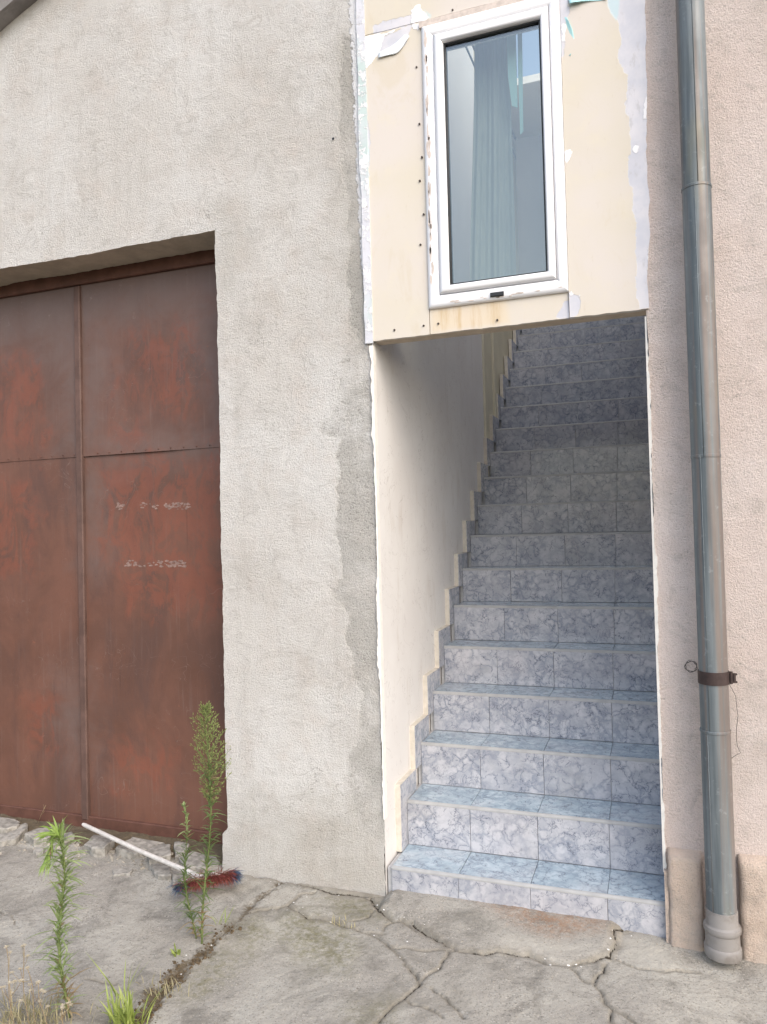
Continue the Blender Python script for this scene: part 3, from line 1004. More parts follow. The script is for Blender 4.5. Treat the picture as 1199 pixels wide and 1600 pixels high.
g7 = lambda p: fxz(zoomed(p, 860, 0, 1 / 6))
g8 = lambda p: fxz(zoomed(p, 860, 240, 200 / 1143))
g6 = lambda p: fxz(zoomed(p, 520, 0, 1 / 6))
g2 = lambda p: fxz(zoomed(p, 530, 0, 669 / 1199))
rb = g7([(530, -300), (530, 0), (545, 80), (570, 140), (620, 200), (645, 250), (660, 330), (660, 440), (640, 470), (635, 540), (650, 600), (690, 670), (720, 720), (725, 860), (700, 900), (715, 950), (695, 980), (705, 1060), (740, 1110), (745, 1280), (760, 1330), (745, 1480)]) + \
    g8([(705, 60), (700, 150), (700, 290), (735, 310), (730, 430), (750, 590), (770, 640), (765, 900), (770, 1100), (765, 1300), (780, 1320), (800, 1390), (1000, 1390), (1100, 0)]) + g7([(1400, -300)])
grey_polys = [rb,
              g8([(172, 1235), (215, 1262), (262, 1275), (268, 1380), (258, 1445), (172, 1480)]),
              g8([(45, 1465), (90, 1400), (110, 1345), (160, 1310), (172, 1310), (172, 1480)]),
              g6([(470, 350), (745, 240), (722, 340), (685, 430), (600, 498), (520, 515), (430, 540)]),
              g6([(385, 245), (440, 232), (520, 200), (640, 165), (735, 148), (745, 232), (385, 330)]),
              g6([(100, -100), (262, -100), (270, 340), (288, 650), (305, 900), (328, 1080), (355, 1290), (345, 1500), (345, 1600)]) + g2([(84, 520), (84, 700), (90, 960), (40, 960), (0, 300)]),
              g7([(80, -60), (170, -60), (180, 140), (150, 190), (130, 560), (100, 560)])]
white_polys = [g6([(285, 355), (380, 335), (480, 318), (482, 370), (430, 520), (370, 600), (320, 640), (288, 590), (310, 460)]),
               g6([(740, 100), (780, 60), (820, 45), (832, 90), (870, 130), (912, 180), (812, 213), (735, 228)]),
               g6([(740, 240), (815, 224), (810, 295), (770, 285)]), g6([(480, 320), (590, 285), (560, 320), (500, 338)]),
               g6([(130, -60), (255, -60), (245, 100), (200, 230), (160, 220), (130, 100)]),
               g7([(868, 900), (905, 890), (928, 1000), (918, 1110), (895, 1142), (848, 1138), (850, 1000)]),
               g7([(890, 1230), (920, 1225), (925, 1262), (895, 1272)]), g7([(768, 1420), (800, 1375), (825, 1390), (822, 1450), (790, 1450)]),
               g8([(865, 630), (895, 630), (890, 715), (868, 722)]), g8([(865, 830), (885, 825), (905, 860), (903, 1045), (872, 1050)]),
               g8([(185, 1235), (210, 1262), (200, 1285), (180, 1270)]), g8([(240, 1265), (270, 1270), (262, 1300), (245, 1290)]),
               g7([(130, 1420), (180, 1415), (210, 1440), (200, 1480), (150, 1560)]), g7([(110, 230), (150, 240), (140, 410), (112, 410)])]
cyan_polys = [g7([(530, -100), (655, -100), (650, 80), (625, 200), (570, 140), (545, 80)]), g6([(235, 560), (290, 650), (305, 900), (325, 1090), (270, 1100), (248, 900)]),
              g6([(270, 1380), (345, 1400), (345, 1520), (275, 1520)]), g2([(62, 180), (75, 180), (80, 330), (66, 330)]), g6([(860, 90), (930, 150), (915, 185), (870, 130)])]
stain_polys = [g2([(258, 868), (470, 835), (480, 905), (258, 935)])]


def board(name, x0, x1, z0, z1, y=-0.004, ragged=False):
    xs = np.linspace(x0, x1, int((x1 - x0) / 0.008) + 2)
    zs = np.linspace(z0, z1, int((z1 - z0) / 0.008) + 2)
    X, Z = np.meshgrid(xs, zs, indexing='xy')
    att = dict(grey=sdf(X, Z, grey_polys), white=sdf(X, Z, white_polys), cyan=sdf(X, Z, cyan_polys), stain=sdf(X, Z, stain_polys))
    Xr = X + np.where((X == xs[0]) | (X == xs[-1]), 0.0012 * fbm(Z * 60, X * 3, 91), 0)
    Zr = Z + np.where((Z == zs[0]) | (Z == zs[-1]), 0.003 * fbm(X * 28, Z * 3, 92), 0)
    Y = y + 0.0025 * fbm(X * 2.2, Z * 2.2, 93, 2)
    if ragged:
        k_ = np.clip((X - (x1 - 0.03)) / 0.03, 0, 1)
        Xr = Xr + k_ * (0.016 * np.clip((Z - OZ - 0.1) / 0.3, 0, 1) + (0.016 * fbm(Z * 4, Z * 0, 98) + 0.004 * fbm(Z * 50, Z * 0, 99)) * np.clip((Z - OZ) / 0.2, 0.15, 1))
    nx, nz = len(xs), len(zs)
    V = np.stack([Xr.ravel(), Y.ravel(), Zr.ravel()], 1)
    F = grid_faces(nx, nz).tolist()
    V2 = V.copy()
    V2[:, 1] = 0.014
    # rim
    rim = [i for i in range(nx)] + [j * nx + nx - 1 for j in range(1, nz)] + [(nz - 1) * nx + i for i in range(nx - 2, -1, -1)] + [j * nx for j in range(nz - 2, 0, -1)]
    k = len(V)
    VV = np.concatenate([V, V2[rim]])
    m_ = len(rim)
    F += [(rim[(i + 1) % m_], rim[i], k + i, k + (i + 1) % m_) for i in range(m_)]
    att = {kk: np.concatenate([vv.ravel(), vv.ravel()[rim]]) for kk, vv in att.items()}
    return put(name, VV, F, M['board'], porch, False, att)


SEAM = 3.742
board('board', XB0, WX0 - 0.0015, OZ, SEAM - 0.001)
board('board', XB0, WX1 - 0.001, SEAM + 0.001, BT, -0.005)
board('board', WX1 + 0.0015, XB1 + 0.022, OZ, BT, -0.013, True)
board('board', WX0 + 0.0015, WX1 - 0.0015, OZ + 0.001, WZ0 + 0.012, -0.003)
mb = MB()
mb.box((XB0 - 0.02, 0.0142, OZ + 0.004), (XB1 + 0.02, 0.10, OZ + 0.10))
mb.put('beam', M['beam'], porch)
mb = MB()
mb.box((WX0 - 0.03, 0.0145, OZ + 0.102), (WX0 + 0.02, 0.095, BT))
mb.put('stud', M['beam'], porch)
mb = MB()
mb.box((WX1 - 0.02, 0.0145, OZ + 0.102), (WX1 + 0.03, 0.095, BT))
mb.put('stud', M['beam'], porch)
mb = MB()
mb.box((XB0, 0.016, OZ + 0.102), (WX0 - 0.032, 0.09, BT))
mb.put('inner_lining', M['inner'], porch)
mb = MB()
mb.box((WX1 + 0.032, 0.016, OZ + 0.102), (XB1, 0.09, BT))
mb.put('inner_lining', M['inner'], porch)
mb = MB()
mb.box((WX0 + 0.021, 0.016, WZ1 + 0.002), (WX1 - 0.021, 0.09, BT))
mb.put('inner_lining', M['inner'], porch)
mb = MB()
mb.box((WX0 - 0.008, -0.016, WZ1 - 0.004), (WX1 + 0.006, 0.014, WZ1 + 0.022))
mb.put('foam_gap', M['film'], porch)

# pale corner bead between roughcast and boards, and the white chipped corner below
mb = MB()
zs = np.arange(OZ - 0.01, BT, 0.015)
L_, R_ = [], []
for z in zs:
    e = 0.005 * float(fbm(z * 5, 0.0, 95)) + 0.0015 * float(fbm(z * 30, 0, 96))
    L_.append((-1.162 + 1.5 * e, -0.012 + 0.003 * float(fbm(z * 20, 3, 97)), z))
    R_.append((-1.126 + 0.6 * e, -0.009, z))
n = len(zs)
mb.add(L_ + R_ + [(-1.162, 0.01, z) for z in zs] + [(-1.126, 0.0, z) for z in zs],
       [(i, n + i, n + i + 1, i + 1) for i in range(n - 1)] + [(2 * n + i, i, i + 1, 2 * n + i + 1) for i in range(n - 1)] + [(n + i, 3 * n + i, 3 * n + i + 1, n + i + 1) for i in range(n - 1)] + [(0, 2 * n, 3 * n, n)])
mb.put('corner_bead', M['bead'], porch)


def chipped_edge(x_in, x_out, z0, z1, seed, parent, thr=0.0, wmin=0.002, wmax=0.016):
    zs = np.arange(z0, z1, 0.008)
    ins, outs = [], []
    for z in zs:
        w = wmin + wmax * max(0.0, float(fbm(z * 5, seed, seed)) * 1.1 + 0.35 + 0.5 * float(fbm(z * 38, seed, seed + 5)) - thr)
        s = 1 if x_out > x_in else -1
        outs.append((x_in + s * w, -0.008 - 0.003 * float(vnoise(z * 40, 0, seed)), z))
        ins.append((x_in - s * 0.004, -0.006, z))
    n = len(zs)
    mb = MB()
    back = [(p[0], 0.02, p[2]) for p in outs]
    inb = [(p[0], 0.03, p[2]) for p in ins]
    f = [(i, n + i, n + i + 1, i + 1) for i in range(n - 1)] + [(n + i, 2 * n + i, 2 * n + i + 1, n + i + 1) for i in range(n - 1)] + [(3 * n + i, i, i + 1, 3 * n + i + 1) for i in range(n - 1)]
    mb.add(ins + outs + back + inb, f)
    return mb.put('chipped_edge', M['chip'], parent)


chipped_edge(-1.131, -1.2, 0.30, OZ - 0.012, 5, porch, 0.12, 0.001, 0.013)

# screws
for px, py in zoomed([(217, 188), (225, 347), (226, 506), (228, 685), (155, 924), (237, 912), (278, 906), (643, 285), (741, 422), (652, 590), (658, 722), (823, 849), (443, 896), (237, 600), (232, 440), (318, 28)], 530, 0, 669 / 1199):
    c = onY(px, py, -0.007)
    mb = MB()
    r = 0.0045
    mb.add([(c[0] + r * math.cos(k * math.pi / 4), -0.0085, c[2] + r * math.sin(k * math.pi / 4)) for k in range(8)] +
           [(c[0] + r * math.cos(k * math.pi / 4), 0.0, c[2] + r * math.sin(k * math.pi / 4)) for k in range(8)],
           [tuple(range(8))] + [(k, 8 + k, 8 + (k + 1) % 8, (k + 1) % 8) for k in range(8)])
    mb.put('screw', M['screw'], porch)


# torn paper flaps curling off the board
def flap(base_px, tip_px, out, mat, n=10, m_=8):
    """ribbon from a base line on the board to a free edge that curls outwards"""
    mb = MB()
    vs = []
    for i in range(n + 1):
        t = i / n

        def lerp(P):
            s = t * (len(P) - 1)
            k = min(int(s), len(P) - 2)
            return np.array(P[k]) * (1 - (s - k)) + np.array(P[k + 1]) * (s - k)
        a_, b_ = lerp(base_px), lerp(tip_px)
        for j in range(m_ + 1):
            u = j / m_
            p = a_ * (1 - u) + b_ * u
            w = onY(p[0] + random.uniform(-0.4, 0.4), p[1] + random.uniform(-0.4, 0.4), -0.009)
            d = out * u ** 1.6 * (0.6 + 0.4 * math.sin(t * 5 + 1))
            vs.append((w[0], -0.009 - d, w[2]))
    F = [(i * (m_ + 1) + j, (i + 1) * (m_ + 1) + j, (i + 1) * (m_ + 1) + j + 1, i * (m_ + 1) + j + 1) for i in range(n) for j in range(m_)]
    mb.add(vs, F)
    o = mb.put('torn_paper', mat, porch, True)
    so = o.modifiers.new('thick', 'SOLIDIFY')
    so.thickness = 0.0012
    return o


z7 = lambda p: zoomed(p, 860, 0, 1 / 6)
flap(z7([(150, -60), (250, -70), (350, -80), (470, -80), (540, -70)]), z7([(190, 66), (250, 50), (330, 28), (470, 14), (530, 6)]), 0.022, M['cyan'])
flap(z7([(100, 150), (100, 250), (100, 400), (100, 520)]), z7([(160, 175), (215, 300), (228, 410), (190, 530)]), 0.010, M['cyan'])
z6 = lambda p: zoomed(p, 520, 0, 1 / 6)
flap(z6([(430, 500), (520, 450), (600, 400), (680, 320)]), z6([(430, 545), (530, 522), (615, 500), (722, 345)]), 0.0035, M['paper_back'])

# window ---------------------------------------------------------------
win = link('window', None, porch, ((WX0 + WX1) / 2, 0, WZ0))


def mitre(name, o, i, side, yb, yf, ch, mat, parent):
    """one bar of a frame between outer rect o and inner rect i (x0,x1,z0,z1)"""
    ox0, ox1, oz0, oz1 = o
    ix0, ix1, iz0, iz1 = i
    g = 0.0004
    C = {'l': [(ox0, oz0 + g), (ix0, iz0 + g), (ix0, iz1 - g), (ox0, oz1 - g)],
         'r': [(ix1, iz0 + g), (ox1, oz0 + g), (ox1, oz1 - g), (ix1, iz1 - g)],
         'b': [(ox0 + g, oz0), (ox1 - g, oz0), (ix1 - g, iz0), (ix0 + g, iz0)],
         't': [(ix0 + g, iz1), (ix1 - g, iz1), (ox1 - g, oz1), (ox0 + g, oz1)]}[side]
    O = dict(l=(1, 0), r=(-1, 0), b=(0, 1), t=(0, -1))[side]
    w = ((ix0 - ox0) if side in 'lr' else (iz0 - oz0))
    # profile across the bar: outer edge, rounded front, inner edge
    prof = [(0, yb), (0, yf + ch), (0.12, yf + ch * 0.25), (0.3, yf), (0.72, yf), (0.9, yf + ch * 0.3), (1, yf + ch * 1.3), (1, yb)]
    ends = []
    outer = {'l': (0, 3), 'r': (1, 2), 'b': (0, 1), 't': (3, 2)}[side]
    inner = {'l': (1, 2), 'r': (0, 3), 'b': (3, 2), 't': (0, 1)}[side]
    for e in (0, 1):
        a_ = np.array(C[outer[e]])
        b_ = np.array(C[inner[e]])
        ends.append([(a_[0] + (b_ - a_)[0] * t, y, a_[1] + (b_ - a_)[1] * t) for t, y in prof])
    n = len(prof)
    mb = MB()
    f = [(k, k + 1, n + k + 1, n + k) for k in range(n - 1)] + [tuple(range(n)), tuple(reversed(range(n, 2 * n)))]
    mb.add(ends[0] + ends[1], f)
    o_ = mb.put(name, mat, parent)
    bm_fix(o_)
    smooth_by_angle(o_, 50)
    return o_


def bm_fix(o):
    import bmesh
    b = bmesh.new()
    b.from_mesh(o.data)
    bmesh.ops.recalc_face_normals(b, faces=b.faces)
    b.to_mesh(o.data)
    b.free()


FO = (WX0, WX1, WZ0, WZ1)
FS = (-0.815, -0.328, 2.5445, 3.662)
FG = (-0.7715, -0.3635, 2.581, 3.619)
GI = tuple(np.array(FG) + np.array((0.007, -0.007, 0.007, -0.007)))
SO = tuple(np.array(FS) + np.array((0.002, -0.002, 0.002, -0.002)))
for s in 'lrbt':
    mitre('frame_bar', FO, FS, s, 0.05, -0.020, 0.008, M['pvc'], win)
for s in 'lrbt':
    mitre('sash_bar', SO, FG, s, 0.05, -0.027, 0.010, M['pvc'], win)
for s in 'lrbt':
    mitre('gasket', FG, GI, s, 0.03, -0.010, 0.002, M['gasket'], win)
mb = MB()
mb.box((GI[0] - 0.004, 0.002, GI[2] - 0.004), (GI[1] + 0.004, 0.006, GI[3] + 0.004))
mb.put('glass_pane', M['glass'], win)
c = onY(777, 460, -0.02)
mb = MB()
mb.cbox((c[0] - 0.028, -0.028, c[2] - 0.009), (c[0] + 0.028, -0.015, c[2] + 0.009), 0.003)
mb.put('drain_cap', M['gasket'], win)
# remnants of protective film on the left and bottom bars
rs = random.Random(3)
for k in range(30):
    z = rs.uniform(WZ0 + 0.03, WZ1 - 0.03)
    x = WX0 + 0.013 + rs.uniform(0, 0.012)
    ln, wd = rs.uniform(0.008, 0.05), rs.uniform(0.002, 0.007)
    pts = []
    for t in range(10):
        a_ = t / 10 * 2 * math.pi
        pts.append((x + wd * math.cos(a_) * rs.uniform(0.5, 1.2), z + ln * math.sin(a_) * rs.uniform(0.6, 1.1)))
    mb = MB()
    mb.prism_y(pts, -0.0208, -0.0195)
    mb.put('film_remnant', M['film'], win)
for k in range(16):
    x = rs.uniform(WX0 + 0.1, WX1 - 0.02)
    z = WZ0 + 0.010 + rs.uniform(0, 0.010)
    ln, wd = rs.uniform(0.004, 0.02), rs.uniform(0.0015, 0.004)
    pts = [(x + ln * math.cos(t / 9 * 2 * math.pi) * rs.uniform(0.5, 1.2), z + wd * math.sin(t / 9 * 2 * math.pi) * rs.uniform(0.6, 1.1)) for t in range(9)]
    mb = MB()
    mb.prism_y(pts, -0.0208, -0.0195)
    mb.put('film_remnant', M['film'], win)

# inner walls of the stairwell -----------------------------------------
XR = 0.10
mb = MB()
ys = np.arange(0.0, 2.34, 0.04)
zs = np.arange(-0.1, 5.2, 0.08)
Yg, Zg = np.meshgrid(ys, zs, indexing='xy')
Xg = -1.131 + 0.004 * fbm(Yg * 1.5, Zg * 1.5, 101)
put('side_wall', np.stack([Xg.ravel(), Yg.ravel(), Zg.ravel()], 1), grid_faces(len(ys), len(zs)).tolist(), M['inner'], porch, True)
mb = MB()
mb.box((-1.20, 2.32, -0.1), (-1.142, 6.2, 5.2))
mb.put('side_wall', M['inner_far'], porch)
for y0, y1, x1 in ((2.34, 2.42, -1.118), (2.424, 2.66, -1.128), (2.70, 2.76, -1.116)):
    mb = MB()
    mb.cbox((-1.1425, y0, 1.9), (x1, y1, 5.1), 0.004)
    mb.put('door_casing', M['inner_far'], porch)
mb = MB()
mb.box((XR, 0.10, -0.1), (XR + 0.06, 6.2, 5.2))
mb.put('side_wall', M['inner'], porch)
mb = MB()
mb.box((-1.2, 6.2, -0.1), (XR + 0.06, 6.26, 5.2))
mb.put('back_wall', M['inner'], porch)
for y0, y1 in ((0.10, 0.14), (3.1, 6.26)):       # gap between the two, added to let skylight down onto the steps
    mb = MB()
    mb.box((-1.2, y0, 5.2), (XR + 0.06, y1, 5.26))
    mb.put('ceiling', M['inner'], porch)

# added behind the glass to imitate its reflections: curtain, bars, board on inner sill
M['curtain'] = mat_plain('net_curtain', srgb(172, 180, 178), 0.9, 0.1, 0.06, 3)
M['reflection_board'] = mat_plain('grey_brown_board', srgb(196, 182, 178), 0.9, 0.1, 0.05, 5)
M['sky_tint'] = mat_plain('turquoise_sky_tint', srgb(190, 240, 242), 0.5, 0.4, 0.04)  # brightness of sky through an upper window, put into the colour
M['bar'] = mat_plain('grey_bar', srgb(84, 92, 100), 0.6, 0.3, 0.1)
mb = MB()
mb.box((-1.12, 0.101, 2.488), (XB1, 0.33, 2.512))
mb.put('inner_sill', M['inner'], porch)
# pleated net curtain
cy = 0.19
xs = np.linspace(onY(742, 400, cy)[0], onY(806, 400, cy)[0], 90)
Vc = []
zs = np.linspace(2.513, 3.72, 26)
for z in zs:
    for k, x in enumerate(xs):
        t = k / 89
        # the curtain is drawn towards one side at its foot
        top = z > 3.0
        xx = x + (0.03 * math.sin(z * 2.0)) * (1 - t)
        Vc.append((xx, cy + 0.004 * math.sin(t * 46 + 1.5 * math.sin(z * 1.3)) + 0.008 * math.sin(t * 13 + z), z))
F = grid_faces(90, 26).tolist()
put('curtain', Vc, F, M['curtain'], porch, True)
mb = MB()
mb.tube([(-1.1, cy, 3.735), (XB1 - 0.02, cy, 3.735)], 0.006, 8)
mb.put('curtain_rod', M['bar'], porch)
yb = 0.25
a0, a1 = onY(808, 300, yb)[0], onY(900, 300, yb)[0]
mb = MB()
mb.box((a0, yb, 2.513), (a1, yb + 0.02, onY(830, 213, yb)[2]))
mb.put('reflection_board', M['reflection_board'], porch)
for (pa, pb) in (((735, 88), (822, 282)), ((752, 100), (832, 275))):  # dark bars standing in for roof edges mirrored in the pane
    mb = MB()
    A0, B0 = onY(*pa, 0.30), onY(*pb, 0.30)
    mb.tube([tuple(A0 + (A0 - B0) * 0.4), tuple(B0 + (B0 - A0) * 0.3)], 0.0045, 8)
    mb.put('reflection_bar', M['bar'], porch)
for pts in (((792, 50), (806, 48), (809, 168), (800, 165), (794, 120)), ((809, 52), (816, 62), (818, 205), (813, 210), (810, 120))):  # added strips that stand for slits of sky
    yy = 0.12
    q_ = [(onY(a_, b_, yy)[0], onY(a_, b_, yy)[2]) for a_, b_ in pts]
    q_ = [(q_[0][0], 4.2), (q_[1][0], 4.2)] + q_[1:] + [q_[0]]
    mb = MB()
    mb.prism_y(q_, yy, yy + 0.004)
    mb.put('sky_strip', M['sky_tint'], porch)

# ------------------------------------------------------------------ staircase
T, RH, NST = 0.2384, 0.2001, 20
Z1 = 0.10
stair = empty('staircase', (-0.5, 0.0, -0.05), 'straight flight of steps clad in blue grey marbled tiles inside the opening', 'staircase')
SX0, SX1 = -1.104, 0.098
cols = [SX0, -0.809, -0.509, -0.209, SX1]
mb = MB()
prof = [(0.010, -0.12)]
for i in range(NST):
    prof += [(i * T + 0.010, Z1 + i * RH - 0.009), ((i + 1) * T + 0.010, Z1 + i * RH - 0.009)]
prof += [(NST * T + 1.2, prof[-1][1]), (NST * T + 1.2, -0.12)]
n = len(prof)
mb.add([(SX0 - 0.02, a_, b_) for a_, b_ in prof] + [(SX1 + 0.002, a_, b_) for a_, b_ in prof],
       [(i, (i + 1) % n, n + (i + 1) % n, n + i) for i in range(n)] + [tuple(reversed(range(n))), tuple(range(n, 2 * n))])
bm_fix(mb.put('base', M['grout'], stair))
cache = {}


def tile(kind, x0, x1, a_, b_, i):
    w = round(x1 - x0, 4)
    key = (kind, w, round(b_ - a_, 4))
    if key not in cache:
        mb = MB()
        if kind == 'riser_tile':
            mb.cbox((-w / 2 + 0.0009, -0.008, 0.0013), (w / 2 - 0.0009, 0.002, b_ - a_ - 0.0009), 0.0007)
        else:
            mb.cbox((-w / 2 + 0.0009, 0.0013, -0.009), (w / 2 - 0.0009, b_ - a_ - 0.0013, 0.0), 0.0012, '+z')
        me = mesh(kind, mb.v, mb.f, M['marble' if kind == 'riser_tile' else 'marble_tread_skylit'])
        cache[key] = me
    if kind == 'riser_tile':
        loc = ((x0 + x1) / 2, i * T + 0.010 - 0.002, a_)
    else:
        loc = ((x0 + x1) / 2, a_, Z1 + i * RH)
    o = link(kind, cache[key], stair, loc)
    o.rotation_euler = (random.uniform(-0.003, 0.003), random.uniform(-0.003, 0.003), random.uniform(-0.0015, 0.0015))
    return o


for i in range(NST):
    zt = Z1 + i * RH
    zb = (zt - RH) if i else -0.06
    for k in range(4):
        tile('riser_tile', cols[k], cols[k + 1], round(zb, 4), round(zt - 0.0105, 4), i)
        if i < NST - 1:
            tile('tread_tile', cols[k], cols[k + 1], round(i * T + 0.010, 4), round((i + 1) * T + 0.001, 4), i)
    mb = MB()
    P = []
    for a_ in range(7):
        an = math.pi / 2 + a_ / 6 * math.pi / 2
        P.append((0.011 + 0.012 * math.cos(an), -0.0115 + 0.0125 * math.sin(an)))
    P += [(-0.001, -0.0125), (0.011, -0.0125)]
    n = len(P)
    mb.add([(SX0, i * T + a_, zt + b_) for a_, b_ in P] + [(SX1, i * T + a_, zt + b_) for a_, b_ in P],
           [(j, (j + 1) % n, n + (j + 1) % n, n + j) for j in range(n)] + [tuple(reversed(range(n))), tuple(range(n, 2 * n))])
    o = mb.put('nosing_strip', M['trim'], stair)
    bm_fix(o)
# stepped skirting against the wall: a tile piece and its ragged adhesive edge per step
for i in range(1, NST - 1):
    zt = Z1 + i * RH
    yr = i * T
    y0, y1 = yr - 0.088, yr + T - 0.090
    zlo, zhi = zt - RH + 0.096 if i > 1 else Z1, zt + 0.096
    j1, j2 = random.uniform(-0.004, 0.004), random.uniform(-0.005, 0.005)
    # upright piece beside the riser and flat piece above the tread, cut from one tile
    mb = MB()
    pts = [(y0 + j1, zlo), (yr + 0.012, zlo), (yr + 0.012, zt), (y1 + 0.0, zt), (y1, zhi + j2), (y0 + j1, zhi + j2)]
    n = len(pts)
    mb.add([(-1.1045, a_, b_) for a_, b_ in pts] + [(-1.117, a_, b_) for a_, b_ in pts],
           [tuple(range(n)), tuple(reversed(range(n, 2 * n)))] + [(k, n + k, n + (k + 1) % n, (k + 1) % n) for k in range(n)])
    bm_fix(mb.put('skirting_tile', M['marble'], stair))
    mb = MB()
    e = 0.005
    nn = 12
    pa = [(y0 + j1 - e * random.uniform(0.75, 1.1), zlo + (zhi + j2 - zlo) * k / nn) for k in range(nn + 1)]
    pb = [(y0 + j1 + (y1 - y0 - j1) * k / nn, zhi + j2 + 0.6 * e * random.uniform(0.7, 1.1)) for k in range(nn + 1)]
    pts = [(y0 + j1 + 0.02, zlo)] + pa + pb + [(y1, zhi - 0.02), (y0 + 0.02, zhi - 0.02)]
    pts = pa + pb + [(y1, zhi - 0.01), (y0 + j1 + 0.01, zhi - 0.01), (y0 + j1 + 0.01, zlo)]
    n = len(pts)
    mb.add([(-1.1065 - 0.002 * random.random(), a_, b_) for a_, b_ in pts] + [(-1.134, a_, b_) for a_, b_ in pts],
           [tuple(range(n)), tuple(reversed(range(n, 2 * n)))] + [(k, n + k, n + (k + 1) % n, (k + 1) % n) for k in range(n)])
    bm_fix(mb.put('adhesive', M['glue'], stair))

# ------------------------------------------------------------------ right wall
br = empty('side_building', (0.6, 0, -0.05), 'pinkish roughcast wall with low plinth to the right of the stair opening', 'building')
wx = np.concatenate([[0.006, 0.012], np.arange(0.02, 0.9, 0.012), np.arange(0.9, 4.2, 0.15)])
wz = np.arange(-0.12, 5.0, 0.012)
WX, WZ = np.meshgrid(wx, wz, indexing='xy')
ew = np.clip(1 - (WX - 0.006) / 0.05, 0, 1) ** 2
RX = WX + ew * (0.006 * fbm(WZ * 8, WZ * 0 + 1, 131) + 0.004 * fbm(WZ * 45, WZ * 0, 132) + 0.002)
RY = -0.006 * fbm(WX * 1.7, WZ * 1.7, 141) - 0.0025 * fbm(WX * 8, WZ * 8, 142) - 0.0012 * fbm(WX * 34, WZ * 34, 143, 2)
rp = fxz([(1020, -340), (1062, -340), (1060, -300), (1030, -300)])
A = dict(patch=sdf(WX, WZ, [rp]))
put('wall', np.stack([RX.ravel(), RY.ravel(), WZ.ravel()], 1), grid_faces(len(wx), len(wz)).tolist(), M['wall_right'], br, True, A)
nz = len(wz)
mb = MB()
mb.add([(RX[j, 0], RY[j, 0], wz[j]) for j in range(nz)] + [(RX[j, 0] + 0.002, 0.11, wz[j]) for j in range(nz)], [(j, nz + j, nz + j + 1, j + 1) for j in range(nz - 1)])
mb.put('jamb', M['inner'], br, True)
chipped_edge(0.004, 0.1, 0.22, OZ - 0.02, 9, br, 0.05, 0.002, 0.012)


def plinth_block(x0, x1, z1, y0, seed):
    xs = np.linspace(x0, x1, max(4, int((x1 - x0) / 0.012)))
    # cross-section up the face and back over the ledge
    s = np.linspace(0, 1, 34)
    prof = []
    for t in s:
        if t < 0.8:
            prof.append((y0, -0.13 + (z1 - 0.02 + 0.13) * t / 0.8))
        else:
            u = (t - 0.8) / 0.2
            prof.append((y0 + (0.012 - y0) * u ** 1.3, z1 - 0.02 + 0.024 * math.sin(u * math.pi / 2)))
    V = []
    for y, z in prof:
        for x in xs:
            e = min(x - x0, x1 - x)
            rnd = 0.010 * max(0, 1 - e / 0.012) ** 2
            k = 1 if y < -0.01 else 0.3
            V.append((x + 0.004 * float(fbm(z * 25, x, seed)), y + (rnd - 0.010 * float(fbm(x * 9, z * 9, seed)) - 0.004 * float(fbm(x * 40, z * 40, seed + 3))) * k, z + 0.004 * float(fbm(x * 20, y * 9, seed + 9))))
    nx = len(xs)
    F = grid_faces(nx, len(prof)).tolist()
    ns = len(prof)
    # side faces
    k = len(V)
    V += [(xs[0], 0.03, p[1]) for p in prof] + [(xs[-1], 0.03, p[1]) for p in prof]
    F += [(k + j, j * nx, (j + 1) * nx, k + j + 1) for j in range(ns - 1)]
    F += [(j * nx + nx - 1, k + ns + j, k + ns + j + 1, (j + 1) * nx + nx - 1) for j in range(ns - 1)]
    return put('plinth', V, F, M['plinth'], br, True)


plinth_block(0.018, 0.138, 0.312, -0.048, 151)
plinth_block(0.262, 3.0, 0.318, -0.052, 152)
mb = MB()
mb.box((0.0035, -0.030, -0.12), (0.0175, 0.05, 0.235))
mb.put('edge_strip', M['plinth'], br)

# ------------------------------------------------------------------ downpipe
PX, PY = 0.195, -0.092
pipe = empty('downpipe', (PX, PY, -0.05), 'galvanised metal downpipe ending in a grey plastic socket beside the stairs', 'downpipe')
rp_ = 0.0505
secs = [(0.10, 0.800, 0.0510), (0.788, 1.800, 0.0498), (1.785, 2.792, 0.0508), (2.778, 4.8, 0.0496)]
for z0, z1, r in secs:
    mb = MB()
    mb.lathe([(r - 0.002, z0), (r, z0 + 0.001), (r, (z0 + z1) / 2), (r, z1 - 0.012), (r + 0.0022, z1 - 0.010), (r + 0.0022, z1 - 0.002), (r, z1)], PX, PY, 48)
    o = mb.put('pipe_section', M['pipe'], pipe, True)
    smooth_by_angle(o, 40)
for z0, z1, r in secs:                      # folded seam along each length
    mb = MB()
    an = -2.2 + 0.25 * z0
    sx, sy = PX + (r + 0.0002) * math.cos(an), PY + (r + 0.0002) * math.sin(an)
    mb.tube([(sx, sy, z0 + 0.004), (sx, sy, z1 - 0.004)], 0.0016, 6)
    mb.put('seam', M['pipe'], pipe, True)
mb = MB()
mb.lathe([(0.050, -0.015), (0.062, -0.012), (0.0635, 0.000), (0.0635, 0.018), (0.061, 0.024), (0.0585, 0.026), (0.0585, 0.072), (0.0605, 0.074), (0.0635, 0.078), (0.0640, 0.088), (0.0625, 0.096), (0.0560, 0.100), (0.0545, 0.104), (0.0545, 0.150), (0.0535, 0.153), (0.049, 0.153)], PX, PY, 48)
o = mb.put('socket', M['grey_pvc'], pipe)
smooth_by_angle(o, 40)
mb = MB()
mb.lathe([(0.0505, 0.966), (0.0532, 0.966), (0.0532, 1.012), (0.0505, 1.012)], PX, PY, 48)
cl = mb.put('clamp', M['clamp'], pipe)
smooth_by_angle(cl, 40)
